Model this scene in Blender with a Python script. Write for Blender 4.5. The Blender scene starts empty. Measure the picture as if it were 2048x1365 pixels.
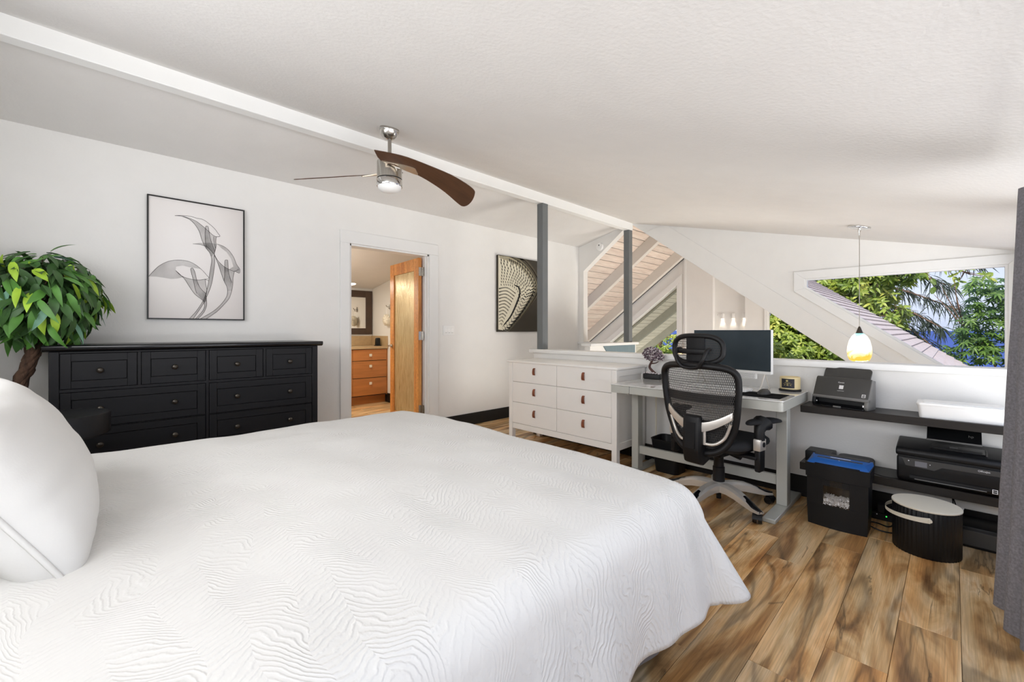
import bpy, bmesh, math, random
from mathutils import Vector, Matrix, noise
random.seed(7)
S = bpy.context.scene
C = bpy.context.scene.collection
PI = math.pi
R = math.radians

# ---------------------------------------------------------------- camera
CAM_H = 1.18
cam_d = bpy.data.cameras.new('camera')
cam_d.sensor_width = 36.0
cam_d.lens = 36.0 * 857.0 / 2048.0
cam_d.shift_y = -21.0 / 2048.0
cam_d.clip_start = 0.02
cam_d.clip_end = 60000
cam = bpy.data.objects.new('camera', cam_d)
C.objects.link(cam)
cam.location = (0, 0, CAM_H)
cam.rotation_euler = (PI / 2, 0, R(45.8 - 90))
S.camera = cam

# ---------------------------------------------------------------- world, sun, added fill lamps, exposure
S.view_settings.view_transform = 'Standard'
S.view_settings.look = 'None'
S.view_settings.gamma = 1.0
S.view_settings.use_curve_mapping = False
S.view_settings.exposure = -0.13
try:
    S.cycles.use_denoising = True
    S.cycles.max_bounces = 10
    S.cycles.diffuse_bounces = 6
    S.cycles.glossy_bounces = 4
    S.cycles.transparent_max_bounces = 16
    S.cycles.sample_clamp_indirect = 6.0
except Exception:
    pass
W = bpy.data.worlds.new('sky')
S.world = W
W.use_nodes = True
wn = W.node_tree.nodes
wl = W.node_tree.links
wn.clear()
wo = wn.new('ShaderNodeOutputWorld')
wb = wn.new('ShaderNodeBackground')
wtc = wn.new('ShaderNodeTexCoord')
wsx = wn.new('ShaderNodeSeparateXYZ')
wcr = wn.new('ShaderNodeValToRGB')
wcr.color_ramp.elements[0].position = 0.0
wcr.color_ramp.elements[0].color = (0.62, 0.70, 0.90, 1)
e = wcr.color_ramp.elements.new(0.06); e.color = (0.76, 0.84, 1.0, 1)
e = wcr.color_ramp.elements.new(0.3); e.color = (0.58, 0.71, 0.98, 1)
wcr.color_ramp.elements[-1].position = 1.0
wcr.color_ramp.elements[-1].color = (0.25, 0.45, 0.95, 1)
wl.new(wtc.outputs['Generated'], wsx.inputs[0])
wl.new(wsx.outputs['Z'], wcr.inputs['Fac'])
wl.new(wcr.outputs['Color'], wb.inputs['Color'])
wb.inputs['Strength'].default_value = 1.15
wl.new(wb.outputs[0], wo.inputs['Surface'])


def lamp(name, kind, loc, energy, color=(1, 1, 1), size=None, size_y=None, rot=None, target=None, spot=None):
    d = bpy.data.lights.new(name, kind)
    d.energy = energy
    d.color = color
    if kind == 'AREA':
        d.shape = 'RECTANGLE'
        d.size = size
        d.size_y = size_y or size
    elif kind == 'SUN':
        d.angle = R(0.8)
    else:
        d.shadow_soft_size = size or 0.05
    if kind == 'SPOT':
        d.spot_size = R(spot or 60)
        d.spot_blend = 0.7
    o = bpy.data.objects.new(name, d)
    C.objects.link(o)
    o.location = loc
    if target is not None:
        o.rotation_euler = (Vector(target) - Vector(loc)).to_track_quat('-Z', 'Y').to_euler()
    elif rot:
        o.rotation_euler = rot
    return o


# sunlight from behind the house, high over the sea side
lamp('sun', 'SUN', (-10, -1.5, 10), 6.2, (1.0, 0.93, 0.82), target=(0, 0, 0))
# added fill lamps, aimed up through the openings shaped in wall_side
lamp('added_side_fill', 'AREA', (1.6, -4.2, -0.75), 415, (1.0, 0.985, 0.965), 7.0, 2.6, target=(2.6, 2.0, 2.4))
lamp('added_side_fill_near', 'AREA', (2.5, -1.35, 0.35), 15, (1.0, 0.985, 0.965), 3.0, 1.0, target=(3.1, 0.6, 2.1))
# added fill lamp at the same openings, besides the sky itself
lamp('added_opening_fill', 'AREA', (1.4, -0.66, 1.12), 11, (1.0, 0.985, 0.965), 4.0, 1.2, target=(1.7, 3, 1.0))
# added fill lamp behind the made-up slot in the head wall
lamp('added_head_fill', 'AREA', (-0.98, 1.5, 1.68), 54, (0.99, 0.99, 1.0), 3.0, 0.7, target=(3, 1.8, 1.0))
# added unseen fill lamp that brightens the room below
lamp('added_lower_room_fill', 'AREA', (6.8, -0.30, -1.35), 170, (1.0, 0.96, 0.9), 2.2, 2.0, target=(6.2, 4.0, 1.6))

# added lamp in place of ground bounce, brightens the soffit from below
lamp('added_eave_fill', 'AREA', (10.5, 7.5, -2.4), 230, (1.0, 0.96, 0.88), 4.0, 4.0, target=(9.8, 4.6, 1.2))

# ---------------------------------------------------------------- materials
def lin(c):
    if isinstance(c, str):
        c = c.lstrip('#')
        c = [int(c[i:i + 2], 16) / 255 for i in (0, 2, 4)]
    return tuple((v / 12.92) if v <= 0.04045 else ((v + 0.055) / 1.055) ** 2.4 for v in c) + (1.0,)


class NT:
    def __init__(s, name):
        s.m = bpy.data.materials.new(name)
        s.m.use_nodes = True
        s.t = s.m.node_tree
        s.n = s.t.nodes
        s.l = s.t.links
        s.b = s.n['Principled BSDF']
        s.out = s.n['Material Output']

    def new(s, kind, **kw):
        nd = s.n.new(kind)
        for k, v in kw.items():
            if k.startswith('i_'):
                nd.inputs[k[2:]].default_value = v
            else:
                setattr(nd, k, v)
        return nd

    def link(s, a, b):
        s.l.new(a, b)

    def set(s, **kw):
        for k, v in kw.items():
            s.b.inputs[k.replace('_', ' ')].default_value = v

    def ramp(s, stops, interp='LINEAR'):
        r = s.new('ShaderNodeValToRGB')
        cr = r.color_ramp
        cr.interpolation = interp
        while len(cr.elements) > 1:
            cr.elements.remove(cr.elements[-1])
        cr.elements[0].position = stops[0][0]
        cr.elements[0].color = stops[0][1]
        for p, c in stops[1:]:
            el = cr.elements.new(p)
            el.color = c
        return r

    def coords(s, scale=(1, 1, 1), kind='Object', rand=0.0):
        tc = s.new('ShaderNodeTexCoord')
        v = tc.outputs[kind]
        if rand:
            oi = s.new('ShaderNodeObjectInfo')
            mu = s.new('ShaderNodeMath', operation='MULTIPLY')
            mu.inputs[1].default_value = rand
            s.link(oi.outputs['Random'], mu.inputs[0])
            ad = s.new('ShaderNodeVectorMath', operation='ADD')
            s.link(v, ad.inputs[0])
            s.link(mu.outputs[0], ad.inputs[1])
            v = ad.outputs[0]
        mp = s.new('ShaderNodeMapping')
        mp.inputs['Scale'].default_value = scale
        s.link(v, mp.inputs['Vector'])
        return mp.outputs[0]

    def noise(s, vec, scale=5, detail=3, rough=0.5, dist=0.0):
        nz = s.new('ShaderNodeTexNoise')
        nz.inputs['Scale'].default_value = scale
        nz.inputs['Detail'].default_value = detail
        nz.inputs['Roughness'].default_value = rough
        nz.inputs['Distortion'].default_value = dist
        s.link(vec, nz.inputs['Vector'])
        return nz.outputs['Fac']

    def bump(s, height, strength=0.2, dist=0.01):
        bp = s.new('ShaderNodeBump')
        bp.inputs['Strength'].default_value = strength
        bp.inputs['Distance'].default_value = dist
        s.link(height, bp.inputs['Height'])
        s.link(bp.outputs[0], s.b.inputs['Normal'])
        return bp


MATS = {}


def mat(name, col, rough=0.5, metal=0.0, var=0.05, vscale=6, bump=0.0, bscale=120, bdist=0.002, scale=(1, 1, 1), kind='Object', rand=0, **kw):
    """painted or plain material: base colour with a slight procedural variation and fine relief"""
    if name in MATS:
        return MATS[name]
    t = NT(name)
    c = lin(col)
    v = t.coords(scale, kind, rand)
    if var:
        f = t.noise(v, vscale, 3)
        lo = tuple(max(0, x * (1 - var)) for x in c[:3]) + (1,)
        hi = tuple(min(1, x * (1 + var)) for x in c[:3]) + (1,)
        r = t.ramp([(0.3, lo), (0.7, hi)])
        t.link(f, r.inputs['Fac'])
        t.link(r.outputs['Color'], t.b.inputs['Base Color'])
    else:
        t.b.inputs['Base Color'].default_value = c
    t.set(Roughness=rough, Metallic=metal)
    if bump:
        t.bump(t.noise(v, bscale, 2), bump, bdist)
    for k, x in kw.items():
        t.b.inputs[k.replace('_', ' ')].default_value = x
    MATS[name] = t.m
    return t.m


def glass_mat(name, col=(1, 1, 1, 1), rough=0.0, fac=0.06, tint=1.0):
    """window glass: clear with a fresnel-like sheen"""
    t = NT(name)
    t.n.remove(t.b)
    tr = t.new('ShaderNodeBsdfTransparent')
    tr.inputs[0].default_value = col
    gl = t.new('ShaderNodeBsdfGlossy')
    gl.inputs['Roughness'].default_value = 0.02
    lw = t.new('ShaderNodeLayerWeight')
    lw.inputs[0].default_value = 0.12
    mu = t.new('ShaderNodeMath', operation='MULTIPLY')
    mu.inputs[1].default_value = 0.35
    t.link(lw.outputs['Fresnel'], mu.inputs[0])
    mx = t.new('ShaderNodeMixShader')
    t.link(mu.outputs[0], mx.inputs[0])
    t.link(tr.outputs[0], mx.inputs[1])
    t.link(gl.outputs[0], mx.inputs[2])
    t.link(mx.outputs[0], t.out.inputs[0])
    MATS[name] = t.m
    return t.m


def wood_mat(name, stops, sx=1.0, sy=6.0, rough=0.4, rand=40.0, rings=7.0, vein=0.55, nscale=1.5, cracks=0.0, sz=None, tone=0.25):
    """figured wood: long stretched noise, contour rings and fine grain; random per piece"""
    t = NT(name)
    sc = (sx, sy, sz if sz else sy)
    v = t.coords(sc, 'Object', rand)
    f = t.noise(v, nscale, 5, 0.55, 1.1)
    base = t.ramp(stops)
    t.link(f, base.inputs['Fac'])
    # contour rings of a second slower noise -> dark veins
    g = t.noise(v, nscale * 0.55, 3, 0.5, 0.9)
    m1 = t.new('ShaderNodeMath', operation='MULTIPLY'); m1.inputs[1].default_value = rings * 6.28
    t.link(g, m1.inputs[0])
    m2 = t.new('ShaderNodeMath', operation='SINE'); t.link(m1.outputs[0], m2.inputs[0])
    vr = t.ramp([(0.0, (1 - vein,) * 3 + (1,)), (0.14, (1 - vein * 0.35,) * 3 + (1,)), (0.5, (1, 1, 1, 1))])
    m3 = t.new('ShaderNodeMapRange'); m3.inputs[1].default_value = -1; m3.inputs[2].default_value = 1
    t.link(m2.outputs[0], m3.inputs[0]); t.link(m3.outputs[0], vr.inputs['Fac'])
    mx = t.new('ShaderNodeMix', data_type='RGBA', blend_type='MULTIPLY'); mx.inputs[0].default_value = 1
    t.link(base.outputs[0], mx.inputs[6]); t.link(vr.outputs[0], mx.inputs[7])
    # fine grain
    v2 = t.coords((sx * 4, sy * 28, (sz or sy) * 28), 'Object', rand)
    h = t.noise(v2, 1.5, 2)
    gr = t.ramp([(0.3, (0.78, 0.76, 0.74, 1)), (0.65, (1.06, 1.06, 1.06, 1))])
    t.link(h, gr.inputs['Fac'])
    mx2 = t.new('ShaderNodeMix', data_type='RGBA', blend_type='MULTIPLY'); mx2.inputs[0].default_value = 1
    t.link(mx.outputs[2], mx2.inputs[6]); t.link(gr.outputs[0], mx2.inputs[7])
    if cracks:
        # thin dark seams and small burls
        w1 = t.noise(v, nscale * 1.1, 4, 0.5, 1.3)
        n1 = t.new('ShaderNodeMath', operation='SUBTRACT'); n1.inputs[1].default_value = 0.5; t.link(w1, n1.inputs[0])
        n2 = t.new('ShaderNodeMath', operation='ABSOLUTE'); t.link(n1.outputs[0], n2.inputs[0])
        pm = t.ramp([(0.50, (0.2, 0.2, 0.2, 1)), (0.60, (0, 0, 0, 1))])
        t.link(t.noise(v, nscale * 1.1, 2, 0.5, 0.3), pm.inputs['Fac'])
        n3 = t.new('ShaderNodeMath', operation='ADD'); t.link(n2.outputs[0], n3.inputs[0]); t.link(pm.outputs[0], n3.inputs[1])
        cr_ = t.ramp([(0.0, (1 - cracks,) * 3 + (1,)), (0.007, (1 - cracks * .6,) * 3 + (1,)), (0.024, (1, 1, 1, 1))])
        t.link(n3.outputs[0], cr_.inputs['Fac'])
        am = t.ramp([(0.42, (1, 1, 1, 1)), (0.62, (1.10, 0.93, 0.74, 1))])
        t.link(t.noise(v, nscale * 0.8, 3, 0.5, 0.6), am.inputs['Fac'])
        for lay in (cr_, am):
            mc = t.new('ShaderNodeMix', data_type='RGBA', blend_type='MULTIPLY'); mc.inputs[0].default_value = 1
            t.link(mx2.outputs[2], mc.inputs[6]); t.link(lay.outputs[0], mc.inputs[7])
            mx2 = mc
    # tone of the single piece
    oi = t.new('ShaderNodeObjectInfo')
    tr = t.ramp([(0, (1 - tone,) * 3 + (1,)), (1, (1 + tone * 0.5,) * 3 + (1,))])
    t.link(oi.outputs['Random'], tr.inputs['Fac'])
    mx3 = t.new('ShaderNodeMix', data_type='RGBA', blend_type='MULTIPLY'); mx3.inputs[0].default_value = 1
    t.link(mx2.outputs[2], mx3.inputs[6]); t.link(tr.outputs[0], mx3.inputs[7])
    t.link(mx3.outputs[2], t.b.inputs['Base Color'])
    t.set(Roughness=rough)
    t.bump(h, 0.08, 0.002)
    MATS[name] = t.m
    return t.m


def emit_mat(name, col, strength):
    t = NT(name)
    t.b.inputs['Base Color'].default_value = lin(col)
    t.b.inputs['Emission Color'].default_value = lin(col)
    t.b.inputs['Emission Strength'].default_value = strength
    MATS[name] = t.m
    return t.m


M = MATS
mat('wall_paint', '#e6e5e2', 0.85, var=0.012, bump=0.22, bscale=70, bdist=0.004)
mat('ceiling_paint', '#dcdad7', 0.9, var=0.015, bump=0.3, bscale=60, bdist=0.005)
mat('trim_white', '#e6e6e4', 0.45, var=0.01)
mat('furniture_white', '#edebe7', 0.4, var=0.01)
mat('post_grey', '#6a6e6f', 0.5, var=0.06, scale=(3, 3, 1), bump=0.05)
mat('black_baseboard', '#151312', 0.5, Specular_IOR_Level=0.3, var=0.1)
mat('dresser_black', '#131316', 0.48, Specular_IOR_Level=0.28, var=0.12, vscale=4, scale=(1, 8, 8), bump=0.04, bscale=40)
mat('dresser_top_black', '#131316', 0.22, var=0.1, scale=(1, 8, 8), bump=0.03, bscale=40)
mat('mouse_mat_cloth', '#0b0b0c', 0.95, var=0.1, Specular_IOR_Level=0.1)
mat('groove_dark', '#0b0b0c', 0.7, var=0)
mat('dark_metal_knob', '#4b4640', 0.3, 0.8, var=0.05)
mat('leather', '#7a4128', 0.6, var=0.25, vscale=30, bump=0.2, bscale=200)
mat('desk_grey', '#b7b8b1', 0.42, 0.15, var=0.02)
mat('desk_glass_white', '#dededb', 0.04, var=0.005, Coat_Weight=0.6, Coat_Roughness=0.02)
mat('plastic_black', '#0e0f11', 0.45, Specular_IOR_Level=0.35, var=0.06, bump=0.05, bscale=300)
mat('plastic_black_gloss', '#0e0f12', 0.16, var=0.03)
mat('plastic_charcoal', '#3a3937', 0.5, var=0.04)
mat('plastic_mid_grey', '#6d6c6a', 0.5, var=0.03)
mat('silver', '#d8d3cb', 0.34, 0.6, var=0.03)
mat('brushed_nickel', '#b9b5ae', 0.24, 1.0, var=0.08, scale=(20, 20, 1))
mat('chrome', '#d5d3d0', 0.1, 1.0, var=0.02)
mat('white_plastic', '#ededeb', 0.35, var=0.01)
mat('screen_black', '#363f45', 0.22, var=0.1)
mat('shelf_wood_dark', '#211d1a', 0.4, Specular_IOR_Level=0.35, var=0.25, scale=(12, 1, 12), bump=0.05)
mat('shredder_blue', '#1d5fae', 0.35, var=0.04)
mat('shred_paper', '#e9e9ea', 0.8, var=0.05)
mat('cream', '#dcd6c5', 0.55, var=0.03)
mat('curtain_fabric', '#7b7a80', 0.95, var=0.22, vscale=120, scale=(1, 1, 1), bump=0.4, bscale=260, bdist=0.003)
mat('skirt_grey', '#75706e', 0.9, var=0.06, bump=0.2)
mat('pillow_fabric', '#d8d7d4', 0.95, var=0.01, bump=0.12, bscale=220, bdist=0.002)
mat('mattress_white', '#dddbd8', 0.9, var=0.02)
mat('trunk_bark', '#5a4334', 0.9, var=0.45, vscale=14, scale=(3, 3, 1), bump=0.6, bscale=40, bdist=0.01)
mat('leaf_dark', '#375a2a', 0.5, var=0.35, vscale=9, rand=30)
mat('leaf_mid', '#528436', 0.5, var=0.3, vscale=9, rand=30)
mat('leaf_lime', '#9cc038', 0.5, var=0.2, vscale=9, rand=30)
mat('leaf_pale', '#6f9c83', 0.5, var=0.2, vscale=9, rand=30)
mat('picture_paper', '#e9e6e2', 0.7, var=0.03, vscale=1.5)
mat('ink', '#413c3a', 0.8, var=0.1)
mat('frame_black', '#121111', 0.4, var=0.05)
mat('canvas_dark', '#353026', 0.8, var=0.1, vscale=2)
mat('canvas_cream', '#d9d3bd', 0.8, var=0.05)
mat('canvas_tan', '#a39b82', 0.8, var=0.05)
mat('canvas_olive', '#6f6853', 0.8, var=0.05)
mat('canvas_brown', '#494235', 0.8, var=0.05)
mat('canvas_ink', '#16130f', 0.8, var=0.1)
mat('vanity_wood', '#b0713a', 0.42, var=0.16, vscale=2.2, scale=(1, 1, 9), bump=0.03)
mat('stone_tan', '#b49a74', 0.4, var=0.06, vscale=30)
mat('mirror_glass', '#e9e9e7', 0.02, 1.0, var=0)
mat('mirror_frame', '#46352a', 0.5, var=0.1)
mat('shingle_grey', '#b7aaa6', 0.9, var=0.16, vscale=20, rand=50, bump=0.3, bscale=90, bdist=0.004)
mat('rafter_white', '#d9d4cc', 0.55, var=0.02)
mat('rafter_out', '#a8a596', 0.7, var=0.05)
mat('roof_under', '#5a5550', 0.9, var=0.05)
mat('green_toy', '#3d7d4a', 0.5, var=0.1)
mat('terrain_pale', '#a39c74', 0.95, var=0.4, vscale=0.6)  # colour paled to throw more light up under the eave
mat('bark_out', '#6b5344', 0.9, var=0.35, vscale=6)
mat('frost_white', '#f1f1ef', 0.4, var=0)
mat('blade_wood', '#4a3122', 0.4, var=0.2, vscale=3, scale=(2, 14, 2))
mat('blade_holder_warm_tint', '#c4b6a2', 0.35, 0.7, var=0.05)  # silver metal with a warm reflection put into its colour
mat('wax', '#d9c798', 0.45, var=0.06)
mat('label_navy', '#1c1d27', 0.6, var=0.03)
mat('label_print', '#b9a76a', 0.6, var=0.03)
mat('gem', '#77666f', 0.2, var=0.8, vscale=260)
mat('gem_white', '#d8cfd0', 0.25, var=0.3, vscale=200)
mat('bonsai_bark', '#4a2f28', 0.6, var=0.2, vscale=60)
mat('stone_black', '#1a1a1a', 0.6, var=0.2, bump=0.6, bscale=120)
mat('white_print', '#e4e4e4', 0.6, var=0)
mat('led_white', '#f4f4f4', 0.4, var=0)
mat('screen_grey', '#74757a', 0.3, var=0.02)
mat('mint_panel', '#6d8087', 0.6, var=0.1, scale=(30, 30, 1))
glass_mat('window_glass')
# ---------------------------------------------------------------- mesh helpers
class G:
    """collects geometry into one bmesh"""
    def __init__(s):
        s.bm = bmesh.new()

    def box(s, a, b, bev=0.0, seg=1, mtx=None):
        x0, y0, z0 = a
        x1, y1, z1 = b
        p = [(x0, y0, z0), (x1, y0, z0), (x1, y1, z0), (x0, y1, z0), (x0, y0, z1), (x1, y0, z1), (x1, y1, z1), (x0, y1, z1)]
        if mtx is not None:
            p = [mtx @ Vector(q) for q in p]
        v = [s.bm.verts.new(q) for q in p]
        fs = [s.bm.faces.new([v[i] for i in f]) for f in ((3, 2, 1, 0), (4, 5, 6, 7), (0, 1, 5, 4), (1, 2, 6, 5), (2, 3, 7, 6), (3, 0, 4, 7))]
        if bev:
            es = list({e for f in fs for e in f.edges})
            bmesh.ops.bevel(s.bm, geom=es + v, offset=bev, segments=seg, affect='EDGES', profile=0.5)
        return s

    def prism(s, poly, axis, a, b, bev=0.0, seg=1):
        """polygon in the plane across the axis, extruded from a to b. axis x: (y,z); y: (x,z); z: (x,y)"""
        def P(q, t):
            return {'x': (t, q[0], q[1]), 'y': (q[0], t, q[1]), 'z': (q[0], q[1], t)}[axis]
        n = len(poly)
        v0 = [s.bm.verts.new(P(q, a)) for q in poly]
        v1 = [s.bm.verts.new(P(q, b)) for q in poly]
        fs = [s.bm.faces.new(v0[::-1]), s.bm.faces.new(v1)]
        for i in range(n):
            fs.append(s.bm.faces.new((v0[i], v0[(i + 1) % n], v1[(i + 1) % n], v1[i])))
        bmesh.ops.recalc_face_normals(s.bm, faces=fs)
        if bev:
            es = list({e for f in fs for e in f.edges})
            bmesh.ops.bevel(s.bm, geom=es, offset=bev, segments=seg, affect='EDGES', profile=0.5)
        return s

    def frustum(s, lo, hi, z0, z1):
        """two polygons of equal count (x,y) at z0 and z1"""
        n = len(lo)
        a = [s.bm.verts.new((q[0], q[1], z0)) for q in lo]
        b = [s.bm.verts.new((q[0], q[1], z1)) for q in hi]
        fs = [s.bm.faces.new(a[::-1]), s.bm.faces.new(b)]
        for i in range(n):
            fs.append(s.bm.faces.new((a[i], a[(i + 1) % n], b[(i + 1) % n], b[i])))
        bmesh.ops.recalc_face_normals(s.bm, faces=fs)
        return s

    def lathe(s, prof, cx=0, cy=0, n=24, cap=True, mtx=None, f=None):
        """profile of (radius, z) around a vertical axis; f(angle, r, z) may alter the radius"""
        rings = []
        for r, z in prof:
            ring = []
            for i in range(n):
                a = 2 * PI * i / n
                rr = f(a, r, z) if f else r
                q = Vector((cx + rr * math.cos(a), cy + rr * math.sin(a), z))
                ring.append(s.bm.verts.new(mtx @ q if mtx is not None else q))
            rings.append(ring)
        fs = []
        for j in range(len(rings) - 1):
            for i in range(n):
                k = (i + 1) % n
                fs.append(s.bm.faces.new((rings[j][i], rings[j][k], rings[j + 1][k], rings[j + 1][i])))
        if cap:
            fs.append(s.bm.faces.new(rings[0][::-1]))
            fs.append(s.bm.faces.new(rings[-1]))
        bmesh.ops.recalc_face_normals(s.bm, faces=fs)
        return s

    def cyl(s, p, q, r, r2=None, n=16):
        return s.tube([p, q], [r, r if r2 is None else r2], n)

    def tube(s, pts, r, n=8, closed=False, flat=1.0, up=None):
        """round (or flattened) bar along a polyline"""
        pts = [Vector(p) for p in pts]
        m = len(pts)
        rs = r if isinstance(r, (list, tuple)) else [r] * m
        rings = []
        prev = None
        for i in range(m):
            if closed:
                d = pts[(i + 1) % m] - pts[i - 1]
            else:
                d = pts[min(i + 1, m - 1)] - pts[max(i - 1, 0)]
            d.normalize()
            u = Vector(up) if up is not None else (prev if prev is not None else (Vector((0, 0, 1)) if abs(d.z) < 0.9 else Vector((1, 0, 0))))
            u = (u - d * u.dot(d))
            if u.length < 1e-6:
                u = d.orthogonal()
            u.normalize()
            prev = u
            w = d.cross(u)
            rings.append([s.bm.verts.new(pts[i] + (u * math.cos(2 * PI * k / n) * flat + w * math.sin(2 * PI * k / n)) * rs[i]) for k in range(n)])
        fs = []
        for j in range(m if closed else m - 1):
            A = rings[j]
            B = rings[(j + 1) % m]
            for i in range(n):
                k = (i + 1) % n
                fs.append(s.bm.faces.new((A[i], A[k], B[k], B[i])))
        if not closed:
            fs.append(s.bm.faces.new(rings[0][::-1]))
            fs.append(s.bm.faces.new(rings[-1]))
        bmesh.ops.recalc_face_normals(s.bm, faces=fs)
        return s

    def grid(s, rows, thick=None):
        """rows of points -> sheet; thick = offset vector gives it a second side"""
        vs = [[s.bm.verts.new(p) for p in row] for row in rows]
        for j in range(len(vs) - 1):
            for i in range(len(vs[0]) - 1):
                s.bm.faces.new((vs[j][i], vs[j][i + 1], vs[j + 1][i + 1], vs[j + 1][i]))
        if thick is not None:
            t = Vector(thick)
            ws = [[s.bm.verts.new(Vector(p) + t) for p in row] for row in rows]
            J = len(vs) - 1
            I = len(vs[0]) - 1
            for j in range(J):
                for i in range(I):
                    s.bm.faces.new((ws[j][i], ws[j + 1][i], ws[j + 1][i + 1], ws[j][i + 1]))
            for j in range(J):
                s.bm.faces.new((vs[j][0], vs[j + 1][0], ws[j + 1][0], ws[j][0]))
                s.bm.faces.new((vs[j + 1][I], vs[j][I], ws[j][I], ws[j + 1][I]))
            for i in range(I):
                s.bm.faces.new((vs[0][i + 1], vs[0][i], ws[0][i], ws[0][i + 1]))
                s.bm.faces.new((vs[J][i], vs[J][i + 1], ws[J][i + 1], ws[J][i]))
        return s

    def ball(s, c, rx, ry=None, rz=None, n=12, m=8, mtx=None, f=None):
        ry = rx if ry is None else ry
        rz = rx if rz is None else rz
        rings = []
        for j in range(1, m):
            th = PI * j / m
            ring = []
            for i in range(n):
                a = 2 * PI * i / n
                q = Vector((rx * math.sin(th) * math.cos(a), ry * math.sin(th) * math.sin(a), -rz * math.cos(th)))
                if f:
                    q = f(q)
                if mtx is not None:
                    q = mtx @ q
                ring.append(s.bm.verts.new(q + Vector(c)))
            rings.append(ring)
        lo = Vector((0, 0, -rz)); hi = Vector((0, 0, rz))
        if f:
            lo = f(lo); hi = f(hi)
        if mtx is not None:
            lo = mtx @ lo; hi = mtx @ hi
        b = s.bm.verts.new(lo + Vector(c)); t = s.bm.verts.new(hi + Vector(c))
        for i in range(n):
            k = (i + 1) % n
            s.bm.faces.new((b, rings[0][k], rings[0][i]))
            s.bm.faces.new((t, rings[-1][i], rings[-1][k]))
            for j in range(len(rings) - 1):
                s.bm.faces.new((rings[j][i], rings[j][k], rings[j + 1][k], rings[j + 1][i]))
        return s

    def poly(s, pts):
        s.bm.faces.new([s.bm.verts.new(p) for p in pts])
        return s


def origin(o):
    v = Vector((0, 0, 0))
    while o is not None:
        v += o.location
        o = o.parent
    return v


def obj(name, g, m, parent=None, local=False, smooth=40, at=None):
    """one mesh object. World coordinates are turned into the parent's (or the object's own) frame unless local"""
    me = bpy.data.meshes.new(name)
    bm = g.bm
    if not local:
        if parent is not None:
            off = origin(parent)
        elif at is not None:
            off = Vector(at)
        else:
            xs = [v.co for v in bm.verts]
            off = Vector(((min(p.x for p in xs) + max(p.x for p in xs)) / 2, (min(p.y for p in xs) + max(p.y for p in xs)) / 2, min(p.z for p in xs)))
        for v in bm.verts:
            v.co -= off
    bm.to_mesh(me)
    bm.free()
    me.materials.append(MATS[m] if isinstance(m, str) else m)
    if smooth:
        for p in me.polygons:
            p.use_smooth = True
        me.set_sharp_from_angle(angle=R(smooth))
    o = bpy.data.objects.new(name, me)
    C.objects.link(o)
    if parent is not None:
        o.parent = parent
    elif not local:
        o.location = off
    return o


def tag(o, label=None, cat=None, group=None, kind=None):
    if label: o['label'] = label
    if cat: o['category'] = cat
    if group: o['group'] = group
    if kind: o['kind'] = kind
    return o


def thing(name, label, cat, loc=(0, 0, 0), rz=0.0, group=None):
    o = bpy.data.objects.new(name, None)
    o.empty_display_size = 0.05
    C.objects.link(o)
    o.location = loc
    o.rotation_euler = (0, 0, rz)
    return tag(o, label, cat, group)


def struct(name, g=None, m=None, label=None, parent=None, smooth=30, at=None):
    if g is None:
        o = bpy.data.objects.new(name, None)
        C.objects.link(o)
        if at: o.location = at
    else:
        o = obj(name, g, m, parent, smooth=smooth, at=at)
    if parent is None:
        o['kind'] = 'structure'
        if label: o['label'] = label
    return o


def words(txt, size, m, parent, loc, rot, name='lettering', local=True, ext=0.0004, align='CENTER'):
    cu = bpy.data.curves.new(name, 'FONT')
    cu.body = txt
    cu.size = size
    cu.align_x = align
    cu.align_y = 'CENTER'
    cu.extrude = ext
    cu.materials.append(MATS[m])
    tmp = bpy.data.objects.new(name, cu)
    C.objects.link(tmp)
    me = bpy.data.meshes.new_from_object(tmp.evaluated_get(bpy.context.evaluated_depsgraph_get()))
    bpy.data.objects.remove(tmp)
    o = bpy.data.objects.new(name, me)
    C.objects.link(o)
    o.parent = parent
    o.location = Vector(loc) - (Vector((0, 0, 0)) if local else origin(parent))
    o.rotation_euler = rot
    return o


def dup(o, parent=None):
    c = o.copy()
    C.objects.link(c)
    if parent is not None:
        c.parent = parent
    for ch in list(o.children):
        dup(ch, c)
    return c


def spline(pts, n=8):
    """Catmull-Rom through the points"""
    P = [Vector(p) for p in pts]
    out = []
    for i in range(len(P) - 1):
        p0 = P[max(i - 1, 0)]; p1 = P[i]; p2 = P[i + 1]; p3 = P[min(i + 2, len(P) - 1)]
        for k in range(n):
            t = k / n
            out.append(0.5 * ((2 * p1) + (p2 - p0) * t + (2 * p0 - 5 * p1 + 4 * p2 - p3) * t * t + (3 * p1 - p0 - 3 * p2 + p3) * t ** 3))
    out.append(P[-1])
    return out
# ---------------------------------------------------------------- the shell of the loft
YA = 4.21            # back wall
XH = 3.62            # half wall at the stairs
XD = 5.60            # gable wall with the trapezoid window
def ceil_z(y):       # underside of the loft ceiling
    return CAM_H + 1.555 - 0.2426 * (3.242 - y if y < 3.242 else max(0.0, y - 3.331))
def rake_z(y):       # lower edge of the gable wall = underside of the rafters
    return CAM_H + 1.57 - 0.75 * abs(y - 3.29)
def plank_z(y):
    return rake_z(y) + 0.22
def roof_z(y):
    return rake_z(y) + 0.37

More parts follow.
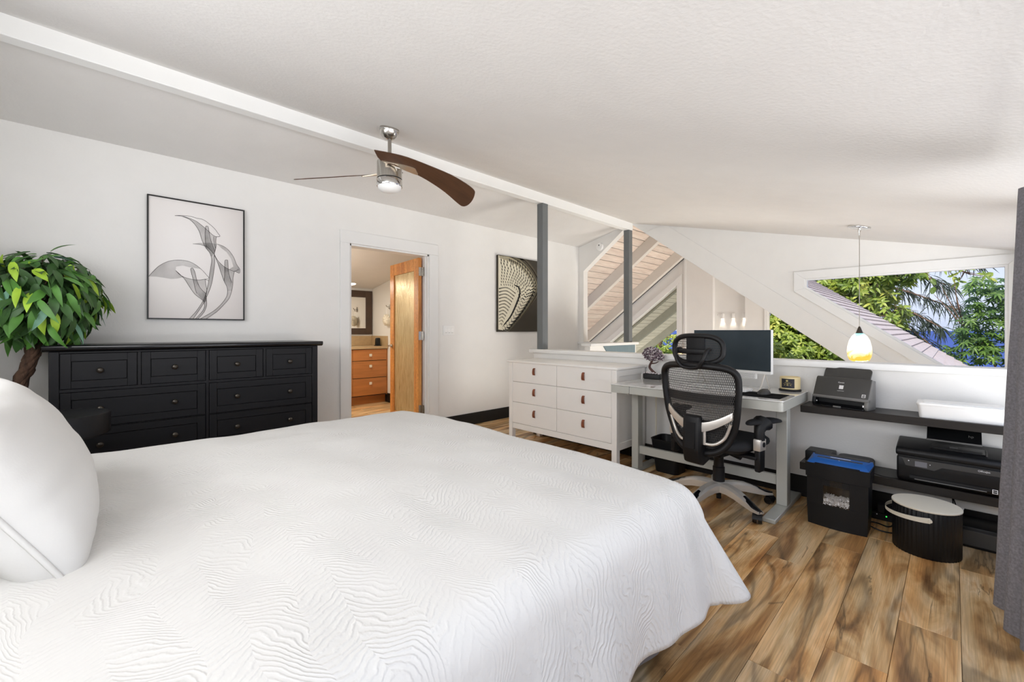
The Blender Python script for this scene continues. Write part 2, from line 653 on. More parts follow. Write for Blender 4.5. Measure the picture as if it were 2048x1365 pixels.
# floor: dark underlay with single planks
wood_mat('floor_wood', [(0.27, lin('#6b4b31')), (0.36, lin('#9b7449')), (0.44, lin('#c09865')), (0.52, lin('#d8b888')), (0.60, lin('#e3c9a1')), (0.68, lin('#c9a06c')), (0.77, lin('#94703f'))],
         sx=0.9, sy=5.0, rough=0.36, rings=4.5, vein=0.48, nscale=1.35, tone=0.16, cracks=0.6)
wood_mat('ceiling_plank_wood', [(0.3, lin('#dccabd')), (0.5, lin('#e8dace')), (0.7, lin('#efe5da'))], sx=1.0, sy=9, rough=0.6, rings=2, vein=0.06, tone=0.1)
wood_mat('soffit_wood', [(0.3, lin('#ddd6c4')), (0.5, lin('#e4dece')), (0.7, lin('#eae5d6'))], sx=1.0, sy=9, rough=0.7, rings=2, vein=0.05, tone=0.06)
wood_mat('door_wood', [(0.3, lin('#b06c2c')), (0.5, lin('#cd8a45')), (0.7, lin('#dc9f58'))], sx=7, sy=7, sz=0.8, rough=0.4, rings=3, vein=0.18, tone=0.05)

floor = struct('floor', G().box((-0.75, -0.42, -0.2), (3.62, 4.21, -0.012)).box((0.6, 4.21, -0.2), (3.7, 7.1, -0.012)).box((3.62, 3.36, -0.2), (4.56, 4.21, -0.012)), 'groove_dark', 'figured wood plank floor', at=(0, 0, 0))
PW = 0.178
def plank(x0, x1, y0, y1, top=0.0):
    g = G().box((x0 + 0.0006, y0 + 0.0006, -0.012), (x1 - 0.0006, y1 - 0.0006, top), 0.0012)
    obj('plank', g, 'floor_wood', floor, local=False)
    # own origin per plank, so that each has its own figure
    o = C.objects[-1]
    c = Vector(((x0 + x1) / 2, (y0 + y1) / 2, 0))
    o.data.transform(Matrix.Translation(-c)); o.location = c
joints = {0: 2.54, -1: 2.90, 1: 1.57, -2: 1.95, -3: 2.35, 2: 2.2, 3: 1.2}
rnd = random.Random(3)
k0 = -6
for k in range(k0, 21):
    y0 = 0.511 + PW * k
    y1 = min(y0 + PW, YA)
    y0 = max(y0, -0.42)
    if y1 - y0 < 0.02: continue
    j = joints.get(k, rnd.uniform(0.2, 3.2))
    cuts = sorted({round(j + 1.22 * n, 3) for n in range(-4, 5)})
    xe_ = 4.56 if y0 > 3.3 else 3.62
    cuts = sorted({round(j + 1.22 * n, 3) for n in range(-4, 6)})
    xs = [-0.75] + [c for c in cuts if -0.7 < c < xe_ - .07] + [xe_]
    for a, b in zip(xs[:-1], xs[1:]):
        plank(a, b, y0, y1, rnd.choice((0.0, 0.0, 0.0004)))
for k in range(16):                       # the same planks run on into the bathroom
    y0 = 4.21 + PW * k
    y1 = min(y0 + PW, 7.05)
    j = rnd.uniform(0.8, 2.0)
    for a, b in ((0.7, j), (j, j + 1.22), (j + 1.22, 3.6)):
        plank(a, b, y0, y1)

# back wall with the bathroom doorway
DX0, DX1, DZ = 1.823, 2.756, 2.053
g = G()
g.box((-0.87, YA, -2.6), (DX0, YA + 0.12, 2.70))
g.box((DX1, YA, -2.6), (5.71, YA + 0.12, 2.70))
g.box((DX0, YA, DZ), (DX1, YA + 0.12, 2.70))
g.box((DX0, YA, -2.6), (DX1, YA + 0.12, -0.013))
struct('wall_back', g, 'wall_paint', 'white back wall')
# unseen head wall, with a high slot added to let the head fill in
g = G()
g.box((-0.87, -0.54, -0.2), (-0.75, YA, 1.32))
for a, b in ((-0.54, -0.1), (3.1, YA)):
    g.box((-0.87, a, 1.32), (-0.75, b, 2.05))
g.prism([(0.42, 2.05), (YA, 2.05), (YA, ceil_z(YA) + .03), (3.331, ceil_z(3.331) + .03), (3.242, ceil_z(3.242) + .03), (0.42, 2.08)], 'x', -0.87, -0.75)
struct('wall_head', g, 'wall_paint', 'white wall behind the bed head')
# unseen wall on the camera's side, its openings and sill shaped for the light
g = G()
g.box((-0.87, -0.54, -0.2), (-0.6, -0.42, 2.0))
g.box((-0.6, -0.54, 1.80), (5.71, -0.42, 2.0))
g.box((-0.6, -0.54, -0.2), (3.5, -0.42, 0.45))
g.box((3.5, -0.54, -2.6), (3.8, -0.42, 1.80))
g.box((3.8, -0.54, -2.6), (5.4, -0.42, 0.9))
g.box((5.4, -0.54, -2.6), (5.71, -0.42, 1.80))
struct('wall_side', g, 'wall_paint', 'white unseen wall with openings shaped to let daylight in')
# ceiling: two slopes under the ridge
t = 0.14
g = G()
g.prism([(-0.54, ceil_z(-0.54)), (3.27, ceil_z(3.242) + .007), (3.27, ceil_z(3.242) + t), (-0.54, ceil_z(-0.54) + t)], 'x', -2.5, XD + 0.11)  # run out past the head wall, added to keep sun off the bed
g.prism([(3.27, ceil_z(3.242) + .007), (3.331, ceil_z(3.331)), (YA + 0.12, ceil_z(YA + 0.12)), (YA + 0.12, ceil_z(YA + .12) + t), (3.27, ceil_z(3.242) + t)], 'x', -2.5, XD + 0.11)
struct('ceiling', g, 'ceiling_paint', 'white sloping loft ceiling')
g = G().box((-0.75, 3.242, CAM_H + 1.452), (XD + 0.005, 3.331, CAM_H + 1.60), 0.004)
struct('trim_1', g, 'trim_white', 'white ridge beam')
# baseboards
g = G().box((-0.75, YA - 0.014, 0), (1.72, YA, 0.146), 0.003).box((2.885, YA - 0.014, 0), (4.56, YA, 0.146), 0.003)
struct('baseboard_back', g, 'black_baseboard', 'black baseboard of the back wall')
g = G().box((XH - 0.014, -0.42, 0), (XH, 3.36, 0.146), 0.003)
struct('baseboard_landing', g, 'black_baseboard', 'black baseboard of the half wall')

# half walls round the stairwell with caps
hw = struct('wall_landing', G().box((XH, -0.42, -2.6), (XH + 0.11, 3.36, 0.925)), 'wall_paint', 'white half wall behind the desk', at=(XH, 0, 0))
obj('cap', G().box((XH - 0.035, -0.42, 0.925), (XH + 0.145, 3.405, 0.967), 0.005, 2), 'trim_white', hw)
hw2 = struct('wall_stair_end', G().box((XD, 3.335, -2.6), (XD + 0.10, YA, 0.962)), 'wall_paint', 'white half wall at the far end of the stairs', at=(XD, 0, 0))
obj('cap', G().box((XD - 0.035, 3.371, 0.962), (XD + 0.135, YA, 1.0), 0.004), 'trim_white', hw2)
hw3 = struct('wall_stair_side', G().box((4.56, 3.25, -2.6), (XD + .1, 3.335, 0.975)), 'wall_paint', 'white low wall beside the stairs with slate triangle', at=(4.56, 0, 0))
obj('cap', G().box((4.53, 3.215, 0.975), (XD + .13, 3.37, 1.012), 0.004), 'trim_white', hw3)
obj('slate_panel', G().prism([(4.85, 0.974), (5.66, 0.974), (5.66, 0.80), (5.02, 0.80)], 'y', 3.238, 3.25), 'mint_panel', hw3)

# square posts under the ridge
for i, (x, lab) in enumerate(((3.64, 'grey square post standing on the half wall behind the white dresser'), (5.50, 'grey square post at the far side of the stairwell, carrying the ridge beam'))):
    zb = 0.967 if i == 0 else 1.012
    p = struct('post', G().box((x, 3.242, zb), (x + 0.09, 3.331, CAM_H + 1.452), 0.003), 'post_grey', lab)

# gable wall: rake opening to the room below, trapezoid window
WZT = CAM_H + 0.568
def wdiag(y): return CAM_H + 0.467 - 0.75 * (1.135 - y)
YW0, YW1 = -0.332, 1.135
g = G()
g.prism([(-0.42, WZT), (YW1, WZT), (YW1, ceil_z(YW1) + .02), (-0.42, ceil_z(-0.42) + .02)], 'x', XD, XD + 0.11)
g.prism([(-0.42, rake_z(-0.42)), (YW0, rake_z(YW0)), (YW0, WZT), (-0.42, WZT)], 'x', XD, XD + 0.11)
g.prism([(YW0, rake_z(YW0)), (YW1, rake_z(YW1)), (YW1, wdiag(YW1)), (YW0, wdiag(YW0))], 'x', XD, XD + 0.11)
g.prism([(YW1, rake_z(YW1)), (3.1, rake_z(3.1)), (3.1, ceil_z(3.1) + .02), (YW1, ceil_z(YW1) + .02)], 'x', XD, XD + 0.11)
g.prism([(3.1, rake_z(3.1)), (3.29, rake_z(3.29)), (3.29, ceil_z(3.29) + .02), (3.1, ceil_z(3.1) + .02)], 'x', XD, XD + 0.11)
g.prism([(3.29, rake_z(3.29)), (YA, rake_z(YA)), (YA, ceil_z(YA) + .02), (3.29, ceil_z(3.29) + .02)], 'x', XD, XD + 0.11)
g.prism([(4.117, 1.0), (YA, 1.0), (YA, rake_z(YA)), (4.117, rake_z(4.117))], 'x', XD, XD + 0.11)
struct('wall_gable', g, 'wall_paint', 'white gable wall', at=(XD, 0, 0))
g = G().prism([(-0.42, rake_z(-0.42)), (3.05, rake_z(3.05)), (2.79, ceil_z(2.79)), (2.70, ceil_z(2.70)), (-0.42, rake_z(-0.42) + 0.245)], 'x', XD - 0.016, XD, 0.002)
struct('trim_2', g, 'wall_paint', 'white rake board along the gable wall', at=(XD, 0, 0))
# window in the gable wall
w1 = struct('window_1', label='trapezoid window over the lower roof', at=(XD, 0, CAM_H))
cw = 0.085
IN = [(YW0, WZT), (YW1, WZT), (YW1, wdiag(YW1)), (YW0, wdiag(YW0))]
OUT = [(YW0 - cw, WZT + cw), (YW1 + 0.10, WZT + cw), (YW1 + 0.10, wdiag(YW1) - 0.03), (YW0 - cw, wdiag(YW0) - 0.175)]
IN2 = [(YW0 + .018, WZT - .018), (YW1 - .018, WZT - .018), (YW1 - .018, wdiag(YW1) + .012), (YW0 + .018, wdiag(YW0) + .036)]
for i in range(4):
    j = (i + 1) % 4
    obj('casing', G().prism([IN[i], IN[j], OUT[j], OUT[i]], 'x', XD - 0.018, XD, 0.002), 'trim_white', w1)
    obj('sash', G().prism([IN2[i], IN2[j], IN[j], IN[i]], 'x', XD + 0.0, XD + 0.06), 'trim_white', w1)
obj('glass', G().prism(IN2, 'x', XD + 0.03, XD + 0.036), 'window_glass', w1)

# doorway casing
d1 = struct('door_1', label='white casing of the bathroom doorway', at=(DX0, YA, 0))
g = G().box((DX0 - 0.097, YA - 0.02, 0), (DX0, YA, DZ), 0.003)
obj('casing', g, 'trim_white', d1)
obj('casing', G().box((DX1, YA - 0.02, 0), (DX1 + 0.12, YA, DZ), 0.003), 'trim_white', d1)
obj('casing', G().box((DX0 - 0.097, YA - 0.02, DZ), (DX1 + 0.12, YA, DZ + 0.125), 0.003), 'trim_white', d1)
obj('jamb', G().box((DX0, YA, 0), (DX0 + 0.018, YA + 0.13, DZ)), 'trim_white', d1)
obj('jamb', G().box((DX1 - 0.018, YA, 0), (DX1, YA + 0.13, DZ)), 'trim_white', d1)
obj('jamb', G().box((DX0, YA, DZ - 0.018), (DX1, YA + 0.13, DZ)), 'trim_white', d1)
obj('stop', G().box((DX1 - 0.034, YA + 0.03, 0), (DX1 - 0.018, YA + 0.075, DZ - 0.018)), 'trim_white', d1)
obj('stop', G().box((DX0 + 0.018, YA + 0.03, 0), (DX0 + 0.034, YA + 0.075, DZ - 0.018)), 'trim_white', d1)

# ---------------------------------------------------------------- bathroom shell
g = G().box((3.46, YA + 0.12, -0.2), (3.58, 7.2, 2.7))
struct('wall_bath_right', g, 'wall_paint', 'white bathroom wall behind the open door')
g = G().box((0.5, 7.05, -0.2), (3.58, 7.17, 2.7))
struct('wall_bath_back', g, 'wall_paint', 'white bathroom wall behind the mirror')
struct('wall_bath_left', G().box((0.5, YA + 0.12, -0.2), (0.62, 7.05, 2.7)), 'wall_paint')
g = G().prism([(YA + 0.12, CAM_H + 1.17), (7.17, CAM_H + 0.70), (7.17, CAM_H + 0.82), (YA + 0.12, CAM_H + 1.29)], 'x', 0.5, 3.58)
struct('ceiling_bath', g, 'ceiling_paint', 'sloping bathroom ceiling')
struct('baseboard_bath', G().box((3.446, YA + 0.14, 0), (3.46, 6.56, 0.15), 0.003), 'black_baseboard', 'black baseboard of the bathroom')

# ---------------------------------------------------------------- the room below the gable: rafters, planks, far wall
XE = 8.05
lc = struct('ceiling_living', label='pale plank ceiling of the room below', at=(XD, 3.29, 2.0))
eave = struct('eave', label='pale green plank soffit of the roof overhang', at=(XE, 3.29, 2.0))
sl = math.hypot(1, 0.75)
dy = 0.112
for side in (1, -1):
    for i in range(33):
        a = 0.03 + i * dy
        b = a + dy - 0.011
        ya, yb = 3.29 + side * a, 3.29 + side * b
        pr = [(ya, plank_z(ya)), (yb, plank_z(yb)), (yb, plank_z(yb) + .02), (ya, plank_z(ya) + .02)]
        if side < 0:
            pr = pr[::-1]
        for par, m, x0, x1 in ((lc, 'ceiling_plank_wood', XD + .11, XE + .1), (eave, 'soffit_wood', XE + .1, 11.6)):
            if side > 0 and par is lc and i > 23: continue
            o = obj('plank', G().prism(pr, 'x', x0, x1), m, par, smooth=0)
            c = Vector(((x0 + x1) / 2, (ya + yb) / 2, plank_z(ya))) - par.location
            o.data.transform(Matrix.Translation(-c)); o.location = c
    e = 3.29 + side * 2.9
    obj('gap_shade', G().prism([(3.29, plank_z(3.29) + .007), (e, plank_z(e) + .007), (e, plank_z(e) + .009), (3.29, plank_z(3.29) + .009)], 'x', XD + .11, XE + .1), 'groove_dark', lc, smooth=0)  # black sheet that paints shade into the gaps between ceiling planks
    obj('gap_shade', G().prism([(3.29, plank_z(3.29) + .007), (e, plank_z(e) + .007), (e, plank_z(e) + .009), (3.29, plank_z(3.29) + .009)], 'x', XE + .1, 11.6), 'groove_dark', eave, smooth=0)  # same painted shade behind the soffit planks
    for par, m, xs in ((lc, 'rafter_white', (6.69, 7.90)), (eave, 'rafter_out', (9.11, 10.24, 11.48))):
        for x in xs:
            e = 3.29 + side * (2.70 if (side > 0 and par is lc) else 3.7)
            pr = [(3.29, rake_z(3.29)), (e, rake_z(e)), (e, plank_z(e)), (3.29, plank_z(3.29))]
            obj('rafter', G().prism(pr, 'x', x, x + 0.1, 0.003), m, par)

# far gable wall of that room
obj('gap_shade', G().prism([(3.32, rake_z(3.32) + .008), (5.95, rake_z(5.95) + .008), (5.95, rake_z(5.95) + .03), (3.32, rake_z(3.32) + .03)], 'x', 8.0005, 8.049), 'groove_dark', lc)  # dark strip painted as the shaded slit behind the last rafter
PL = lambda y: plank_z(y)
w2 = lambda y: CAM_H + 0.869 - 0.75 * (y - 3.706)
g = G()
g.prism([(3.706, w2(3.706)), (6.0, w2(6.0)), (6.0, PL(6.0)), (3.706, PL(3.706))], 'x', XE, XE + 0.1)
g.prism([(5.9, -2.6), (6.0, -2.6), (6.0, w2(6.0)), (5.9, w2(5.9))], 'x', XE, XE + 0.1)
g.box((XE, 3.706, -2.6), (XE + 0.1, 5.9, -0.4))
g.prism([(3.04, -2.6), (3.706, -2.6), (3.706, PL(3.706)), (3.29, PL(3.29)), (3.04, PL(3.04))], 'x', XE, XE + 0.1)
g.prism([(2.50, -2.6), (3.04, -2.6), (3.04, PL(3.04)), (2.50, PL(2.50))], 'x', XE + 0.09, XE + 0.2)
g.prism([(2.15, -2.6), (2.50, -2.6), (2.50, PL(2.50)), (2.15, PL(2.15))], 'x', XE, XE + 0.1)
w3 = lambda y: PL(y) - 0.38
g.prism([(-0.42, w3(-0.42)), (2.15, w3(2.15)), (2.15, PL(2.15)), (-0.42, PL(-0.42))], 'x', XE, XE + 0.1)
g.box((XE, -0.42, -2.6), (XE + 0.1, 2.15, -1.6))
struct('wall_living_far', g, 'wall_paint', 'white end wall of the room below', at=(XE, 0, 0))
struct('wall_living_left', G().box((XD, 6.0, -2.6), (XE + .1, 6.1, 1.0)), 'wall_paint')
struct('wall_living_right', G().box((XD, -0.54, -2.6), (XE + .1, -0.42, -2.3)).box((XD, -0.54, -.34), (XE + .1, -0.42, plank_z(-0.42))), 'wall_paint')
struct('floor_lower', G().box((3.6, -0.6, -2.75), (8.2, 6.1, -2.6)), 'floor_wood', 'wood floor of the room below')
# windows of the far wall
wa = struct('window_2', label='sloping window under the far roof', at=(XE, 3.7, 0))
I = [(3.706, -0.4), (5.9, -0.4), (5.9, w2(5.9)), (3.706, w2(3.706))]
cs = 0.10
O = [(3.706 - cs, -0.5), (5.9 + cs, -0.5), (5.9 + cs, w2(5.9) + .05), (3.706 - cs, w2(3.706) + 0.21)]
for i in range(4):
    j = (i + 1) % 4
    obj('casing', G().prism([I[i], I[j], O[j], O[i]], 'x', XE - 0.025, XE, 0.003), 'trim_white', wa)
obj('glass', G().prism(I, 'x', XE + 0.04, XE + 0.046), 'window_glass', wa)
obj('corner_board', G().box((XE - 0.03, 3.53, -2.6), (XE, 3.562, PL(3.54) - .02), 0.002), 'trim_white', wa)
wc = struct('window_3', label='low window of the room below, hedge outside', at=(XE, 2, 0))
I = [(2.15, -1.6), (2.15, w3(2.15)), (-0.42, w3(-0.42)), (-0.42, -1.6)]
obj('casing', G().box((XE - 0.02, 2.15, -1.6), (XE, 2.20, w3(2.15) + .05), 0.002), 'trim_white', wc)
obj('casing', G().prism([(2.20, w3(2.20)), (2.20, w3(2.2) + .06), (-0.42, w3(-0.42) + .06), (-0.42, w3(-0.42))], 'x', XE - .02, XE), 'trim_white', wc)
obj('glass', G().prism(I, 'x', XE + 0.04, XE + 0.046), 'window_glass', wc)

# lower roof with single shingles
rf = struct('roof', G().prism([(6.7, roof_z(6.7) - .13), (6.7, roof_z(6.7)), (3.29, roof_z(3.29)), (-2.6, roof_z(-2.6)), (-2.6, roof_z(-2.6) - .13), (3.29, roof_z(3.29) - .13)], 'x', XD + 0.115, 11.65), 'roof_under', 'lower roof seen through the trapezoid window', at=(XD, 3.29, 2.5))
nrm = Vector((0, -0.75, 1)).normalized()
down = Vector((0, -1, -0.75)).normalized()
ex = 0.128
tabs = []
for i in range(0, 40):
    s0 = 0.9 + i * ex
    x = XD + 0.12 - (0.17 if i % 2 else 0.0)
    while x < 11.6:
        x0 = max(x, XD + 0.118); x1 = min(x + 0.335, 11.64)
        if x1 - x0 > 0.03:
            tabs.append((s0, x0, x1))
        x += 0.34
def shingle(g, s0, x0, x1):
    o0 = Vector((0, 3.29, roof_z(3.29)))
    a = o0 + down * (s0) + nrm * 0.003
    b = o0 + down * (s0 + ex + 0.02) + nrm * 0.026
    c = b - nrm * 0.024
    d = a - nrm * 0.002
    P = lambda p, x: (x, p.y, p.z)
    pts = [P(a, x0), P(a, x1), P(b, x1), P(b, x0), P(d, x0), P(d, x1), P(c, x1), P(c, x0)]
    v = [g.bm.verts.new(p) for p in pts]
    for f in ((0, 3, 2, 1), (3, 7, 6, 2), (0, 4, 7, 3), (1, 2, 6, 5)):
        g.bm.faces.new([v[k] for k in f])
    return g
# rows seen through the window come first
tabs.sort(key=lambda q: (0 if 1.2 < q[0] < 4.4 else 1, q[1]))
for q in tabs[:300]:
    obj('shingle', shingle(G(), *q), 'shingle_grey', rf, smooth=0)
g = G()
for q in tabs[300:]:
    shingle(g, *q)
o = obj('shingle_rows', g, 'shingle_grey', rf, smooth=0)
o['kind'] = 'stuff'
# ---------------------------------------------------------------- bed
bed = thing('bed', 'low double bed under the white quilt, on black legs', 'bed', (0.5, 1.68, 0))
obj('mattress', G().box((-0.62, 0.76, 0.30), (1.52, 2.60, 0.58), 0.05, 3), 'mattress_white', bed)
obj('bed_frame', G().box((-0.64, 0.74, 0.20), (1.54, 2.62, 0.298), 0.01), 'frame_black', bed)
for x in (-0.5, 0.46, 1.44):
    for y in (0.84, 2.52):
        obj('leg', G().tube([(x, y, 0), (x, y, 0.2)], [0.022, 0.028], 10), 'frame_black', bed)
g = G()
rows = []
for zz in (0.27, 0.15, 0.045):
    row = []
    n = 120
    for i in range(n + 1):
        s_ = i / n
        # along the camera side, then round the foot corner
        L1 = 2.1; L2 = 1.86
        d = s_ * (L1 + L2)
        w = 0.010 * math.sin(d * 26) * (0.3 - zz) / 0.25
        if d < L1: q = (-0.56 + d, 0.735 - w, zz + 0.01 * math.sin(d * 9) * (zz < .1))
        else: q = (1.545 + w, 0.735 + d - L1, zz)
        row.append(q)
    rows.append(row)
o = obj('bed_skirt', g.grid(rows, (0, 0.004, 0)), 'skirt_grey', bed)
tag(o, 'grey cloth skirt below the quilt')

# quilt: crinkled white cloth that drops over the sides and flares at the foot corner
t = NT('quilt_cloth')
t.b.inputs['Base Color'].default_value = lin('#d6d5d2')
t.set(Roughness=0.95)
v = t.coords((1, 1, 1), 'Object')
# zig-zag crinkle ridges: bands along y whose phase zig-zags with x
sep = t.new('ShaderNodeSeparateXYZ'); t.link(v, sep.inputs[0])
nzw = t.noise(v, 3.0, 2, 0.5)
nzf = t.noise(v, 26.0, 3, 0.6)
def mth(op, a, b=None, c=None):
    m_ = t.new('ShaderNodeMath', operation=op)
    for k_, q_ in enumerate((a, b, c)):
        if q_ is None: continue
        if isinstance(q_, (int, float)): m_.inputs[k_].default_value = q_
        else: t.link(q_, m_.inputs[k_])
    return m_.outputs[0]
yz = mth('SUBTRACT', sep.outputs['Y'], mth('MULTIPLY', sep.outputs['Z'], 0.35))
zig = mth('PINGPONG', mth('ADD', sep.outputs['X'], mth('MULTIPLY', nzw, 0.22)), 0.085)
ph = mth('ADD', mth('ADD', mth('MULTIPLY', sep.outputs['X'], 0.25), yz), mth('MULTIPLY', zig, 0.85))
ph = mth('ADD', ph, mth('MULTIPLY', nzf, 0.022))
ph = mth('ADD', ph, mth('MULTIPLY', nzw, 0.30))
ph = mth('ADD', ph, mth('MULTIPLY', t.noise(v, 11.0, 2, 0.5), 0.05))
wv = mth('MULTIPLY', mth('POWER', mth('MULTIPLY_ADD', mth('SINE', mth('MULTIPLY', ph, 400.0)), 0.5, 0.5), 2.2), 1.7)
amp = t.ramp([(0.36, (0.25, 0.25, 0.25, 1)), (0.6, (1, 1, 1, 1))])
t.link(t.noise(v, 5.0, 2), amp.inputs['Fac'])
hgt = mth('MULTIPLY', wv, amp.outputs[0])
hgt = mth('ADD', hgt, mth('MULTIPLY', t.noise(v, 60.0, 2), 0.8))
hgt = mth('MULTIPLY', hgt, mth('MINIMUM', mth('MAXIMUM', mth('MULTIPLY', mth('SUBTRACT', 0.665, sep.outputs['Z']), 5.0), 0.11), 1.25))
t.bump(hgt, 0.5, 0.0024)
MATS['quilt_cloth'] = t.m

X0, XE_, Y0, Y1, ZT = -0.62, 1.50, 0.73, 2.63, 0.632
def fold(L, r, flare):
    """distance L over a rounded edge of radius r -> (outward, drop)"""
    q = r * PI / 2
    if L < q:
        a = L / r
        return r * math.sin(a), r * (1 - math.cos(a))
    k = L - q
    return r + k * flare, r + k * math.sqrt(max(0.0, 1 - flare * flare))
def lump(x, y):
    return 0.016 * noise.noise(Vector((x * 2.2, y * 2.0, 3.1))) + 0.007 * noise.noise(Vector((x * 6, y * 6, 1.7)))
def quilt(a, b):
    ox = max(0.0, a - XE_)
    on_ = max(0.0, Y0 - b)
    of = max(0.0, b - Y1)
    x = min(a, XE_); y = min(max(b, Y0), Y1)
    z = ZT + lump(x, y)
    dome = 0.02 * math.sin(PI * min(1, max(0, (y - Y0) / (Y1 - Y0)))) ** 0.5
    z += dome
    oy = on_ if on_ > 0 else of
    sy = -1 if on_ > 0 else 1
    if ox == 0 and oy == 0:
        return (x, y, z)
    if ox > 0 and on_ > 0:           # rounded corner of the cloth
        u_, v_ = ox / 0.58, on_ / 0.425
        k_ = max(u_, v_) / (u_ ** 2.6 + v_ ** 2.6) ** (1 / 2.6)
        ox *= k_; oy *= k_
    L = (ox ** 3 + oy ** 3) ** (1 / 3)
    dx, dyy = ox / math.hypot(ox, oy), oy / math.hypot(ox, oy)
    corner = 2 * min(dx, dyy) / 1.0 if min(dx, dyy) > 0 else 0
    corner = min(1.0, corner * 1.1)
    flare = 0.12 * dyy * dyy + 0.46 * dx * dx
    flare = flare * (1 - corner) + corner * (0.44)
    r = 0.10 + 0.02 * corner
    h, d = fold(L, r, flare)
    # soft hanging folds
    hang = max(0.0, L - 0.12)
    if corner < 0.25:
        s_ = x if oy > ox else y
        h += hang * (0.34 * noise.noise(Vector((s_ * 3.2, 7.7 if oy > ox else 2.2, L * 0.8))) + 0.16 * noise.noise(Vector((s_ * 7, 1.7, L * 2.5))))
    else:
        h += hang * 0.16 * math.sin(math.atan2(dyy, dx) * 6.0 + 0.4)
    zz = z - d
    return (x + dx * h, y + sy * dyy * h, max(0.035, zz))
g = G()
rows = []
a0, a1, b0, b1 = -0.62, 2.08, 0.285, 3.05
na, nb = 190, 200
for j in range(nb + 1):
    b = b0 + (b1 - b0) * j / nb
    row = []
    for i in range(na + 1):
        a = a0 + (a1 - a0) * i / na
        row.append(quilt(a, b))
    rows.append(row)
g.grid(rows)
q = obj('quilt', g, 'quilt_cloth', None, smooth=180)
tag(q, 'white crinkled quilt spread over the bed and hanging to the floor at its foot corner', 'quilt')
md = q.modifiers.new('thick', 'SOLIDIFY'); md.thickness = 0.018; md.offset = -1

# pillow, leaning at the head of the bed
def pillow(name, W_, H_, T_, label, M4, group=None):
    g = G()
    def P(u, v, s_):
        k = 1 - 0.055 * (1 - abs(v) ** 3) * abs(u) ** 5
        k2 = 1 - 0.07 * (1 - abs(u) ** 3) * abs(v) ** 5
        th = (max(0.0, 1 - abs(u) ** 2.6) * max(0.0, 1 - abs(v) ** 2.6)) ** 0.48
        wr = 0.006 * noise.noise(Vector((u * 3.5, v * 3.5, s_ * 2.0)))
        pk = 0.010 * noise.noise(Vector((u * 9, v * 2, 5.0 + s_))) * (abs(v) ** 2) + 0.012 * noise.noise(Vector((v * 8, u * 1.5, 9.0 + s_))) * (abs(u) ** 2)
        return M4 @ Vector((u * W_ / 2 * k, v * H_ / 2 * k2, s_ * (T_ / 2 * th + (wr + pk) * th)))
    N = 40
    for s_ in (1, -1):
        rows = [[P(-1 + 2 * i / N, -1 + 2 * j / N, s_) for i in range(N + 1)] for j in range(N + 1)]
        if s_ < 0: rows = rows[::-1]
        g.grid(rows)
    bmesh.ops.remove_doubles(g.bm, verts=g.bm.verts, dist=0.0004)
    o = obj(name, g, 'pillow_fabric', None, smooth=180)
    tag(o, label, 'pillow', group)
    edge = []
    for k in range(160):
        s_ = k / 40.0
        if s_ < 1: u, v = -1 + 2 * s_, -1
        elif s_ < 2: u, v = 1, -1 + 2 * (s_ - 1)
        elif s_ < 3: u, v = 1 - 2 * (s_ - 2), 1
        else: u, v = -1, 1 - 2 * (s_ - 3)
        edge.append(P(u, v, 1))
    obj('piping', G().tube(edge, 0.006, 6, closed=True), 'pillow_fabric', o, smooth=180)
    return o
up = Vector((-0.235, -0.02, 0.40)).normalized()
al = Vector((-0.03, 1.0, -0.01)).normalized()
al = (al - up * al.dot(up)).normalized()
nr = al.cross(up)
M4 = Matrix.Translation((-0.172, 1.835, 0.818)) @ Matrix((al, up, nr)).transposed().to_4x4()
pillow('pillow', 1.04, 0.47, 0.27, 'large white piped pillow leaning at the head of the bed', M4)

# round black bedside table beyond the pillow
bt = thing('bedside_table', 'round black drum bedside table half hidden by the white pillow', 'table', (-0.14, 3.12, 0))
obj('table_top', G().lathe([(0.20, 0.655), (0.2, 0.752), (0.196, 0.757)], -0.14, 3.12, 40), 'dresser_black', bt)
obj('base', G().lathe([(0.17, 0.0), (0.17, 0.03), (0.05, 0.05), (0.05, 0.62), (0.17, 0.64), (0.17, 0.656)], -0.14, 3.12, 32), 'dresser_black', bt)

# ---------------------------------------------------------------- black chest of drawers at the back wall
bd = thing('chest_of_drawers', 'wide black chest of drawers with framed fronts under the flower picture', 'dresser', (0.57, 3.95, 0))
bx0, bx1, by0, by1 = -0.198, 1.336, 3.71, 4.185
ZT_ = 1.052
g = G()
g.box((bx0, by0 + .02, 0.27), (bx1, by1, ZT_))              # carcass
g.box((bx0, by0, 0.27), (-0.1545, by0 + .03, ZT_), 0.002)
g.box((1.293, by0, 0.27), (bx1, by0 + .03, ZT_), 0.002)
g.box((-0.1545, by0, 1.0405), (1.293, by0 + .03, ZT_), 0.002)
g.box((-0.1545, by0, 0.27), (1.293, by0 + .03, 0.357), 0.002)
g.box((0.5657, by0, 0.35), (0.583, by0 + .03, 1.0405), 0.0015)
for z0, z1 in ((0.806, 0.8235), (0.578, 0.5815)):
    g.box((-0.1545, by0 + .001, z0), (1.293, by0 + .03, z1), 0.001)
g.box((0.198, by0 + .001, 0.8235), (0.215, by0 + .03, 1.0405), 0.001)
g.box((0.9307, by0 + .001, 0.8235), (0.9475, by0 + .03, 1.0405), 0.001)
obj('body', g, 'dresser_black', bd)
g = G()
pr = [(3.684, 1.066), (3.684, 1.084), (3.690, 1.091), (4.195, 1.091), (4.195, 1.052), (3.706, 1.052), (3.694, 1.057)]
g.prism(pr, 'x', -0.226, 1.371, 0.002)
obj('top', g, 'dresser_top_black', bd)
for x in (bx0, bx1 - .05):
    for y in (by0, by1 - .05):
        obj('leg', G().box((x, y, 0), (x + .05, y + .05, 0.27), 0.003), 'dresser_black', bd)
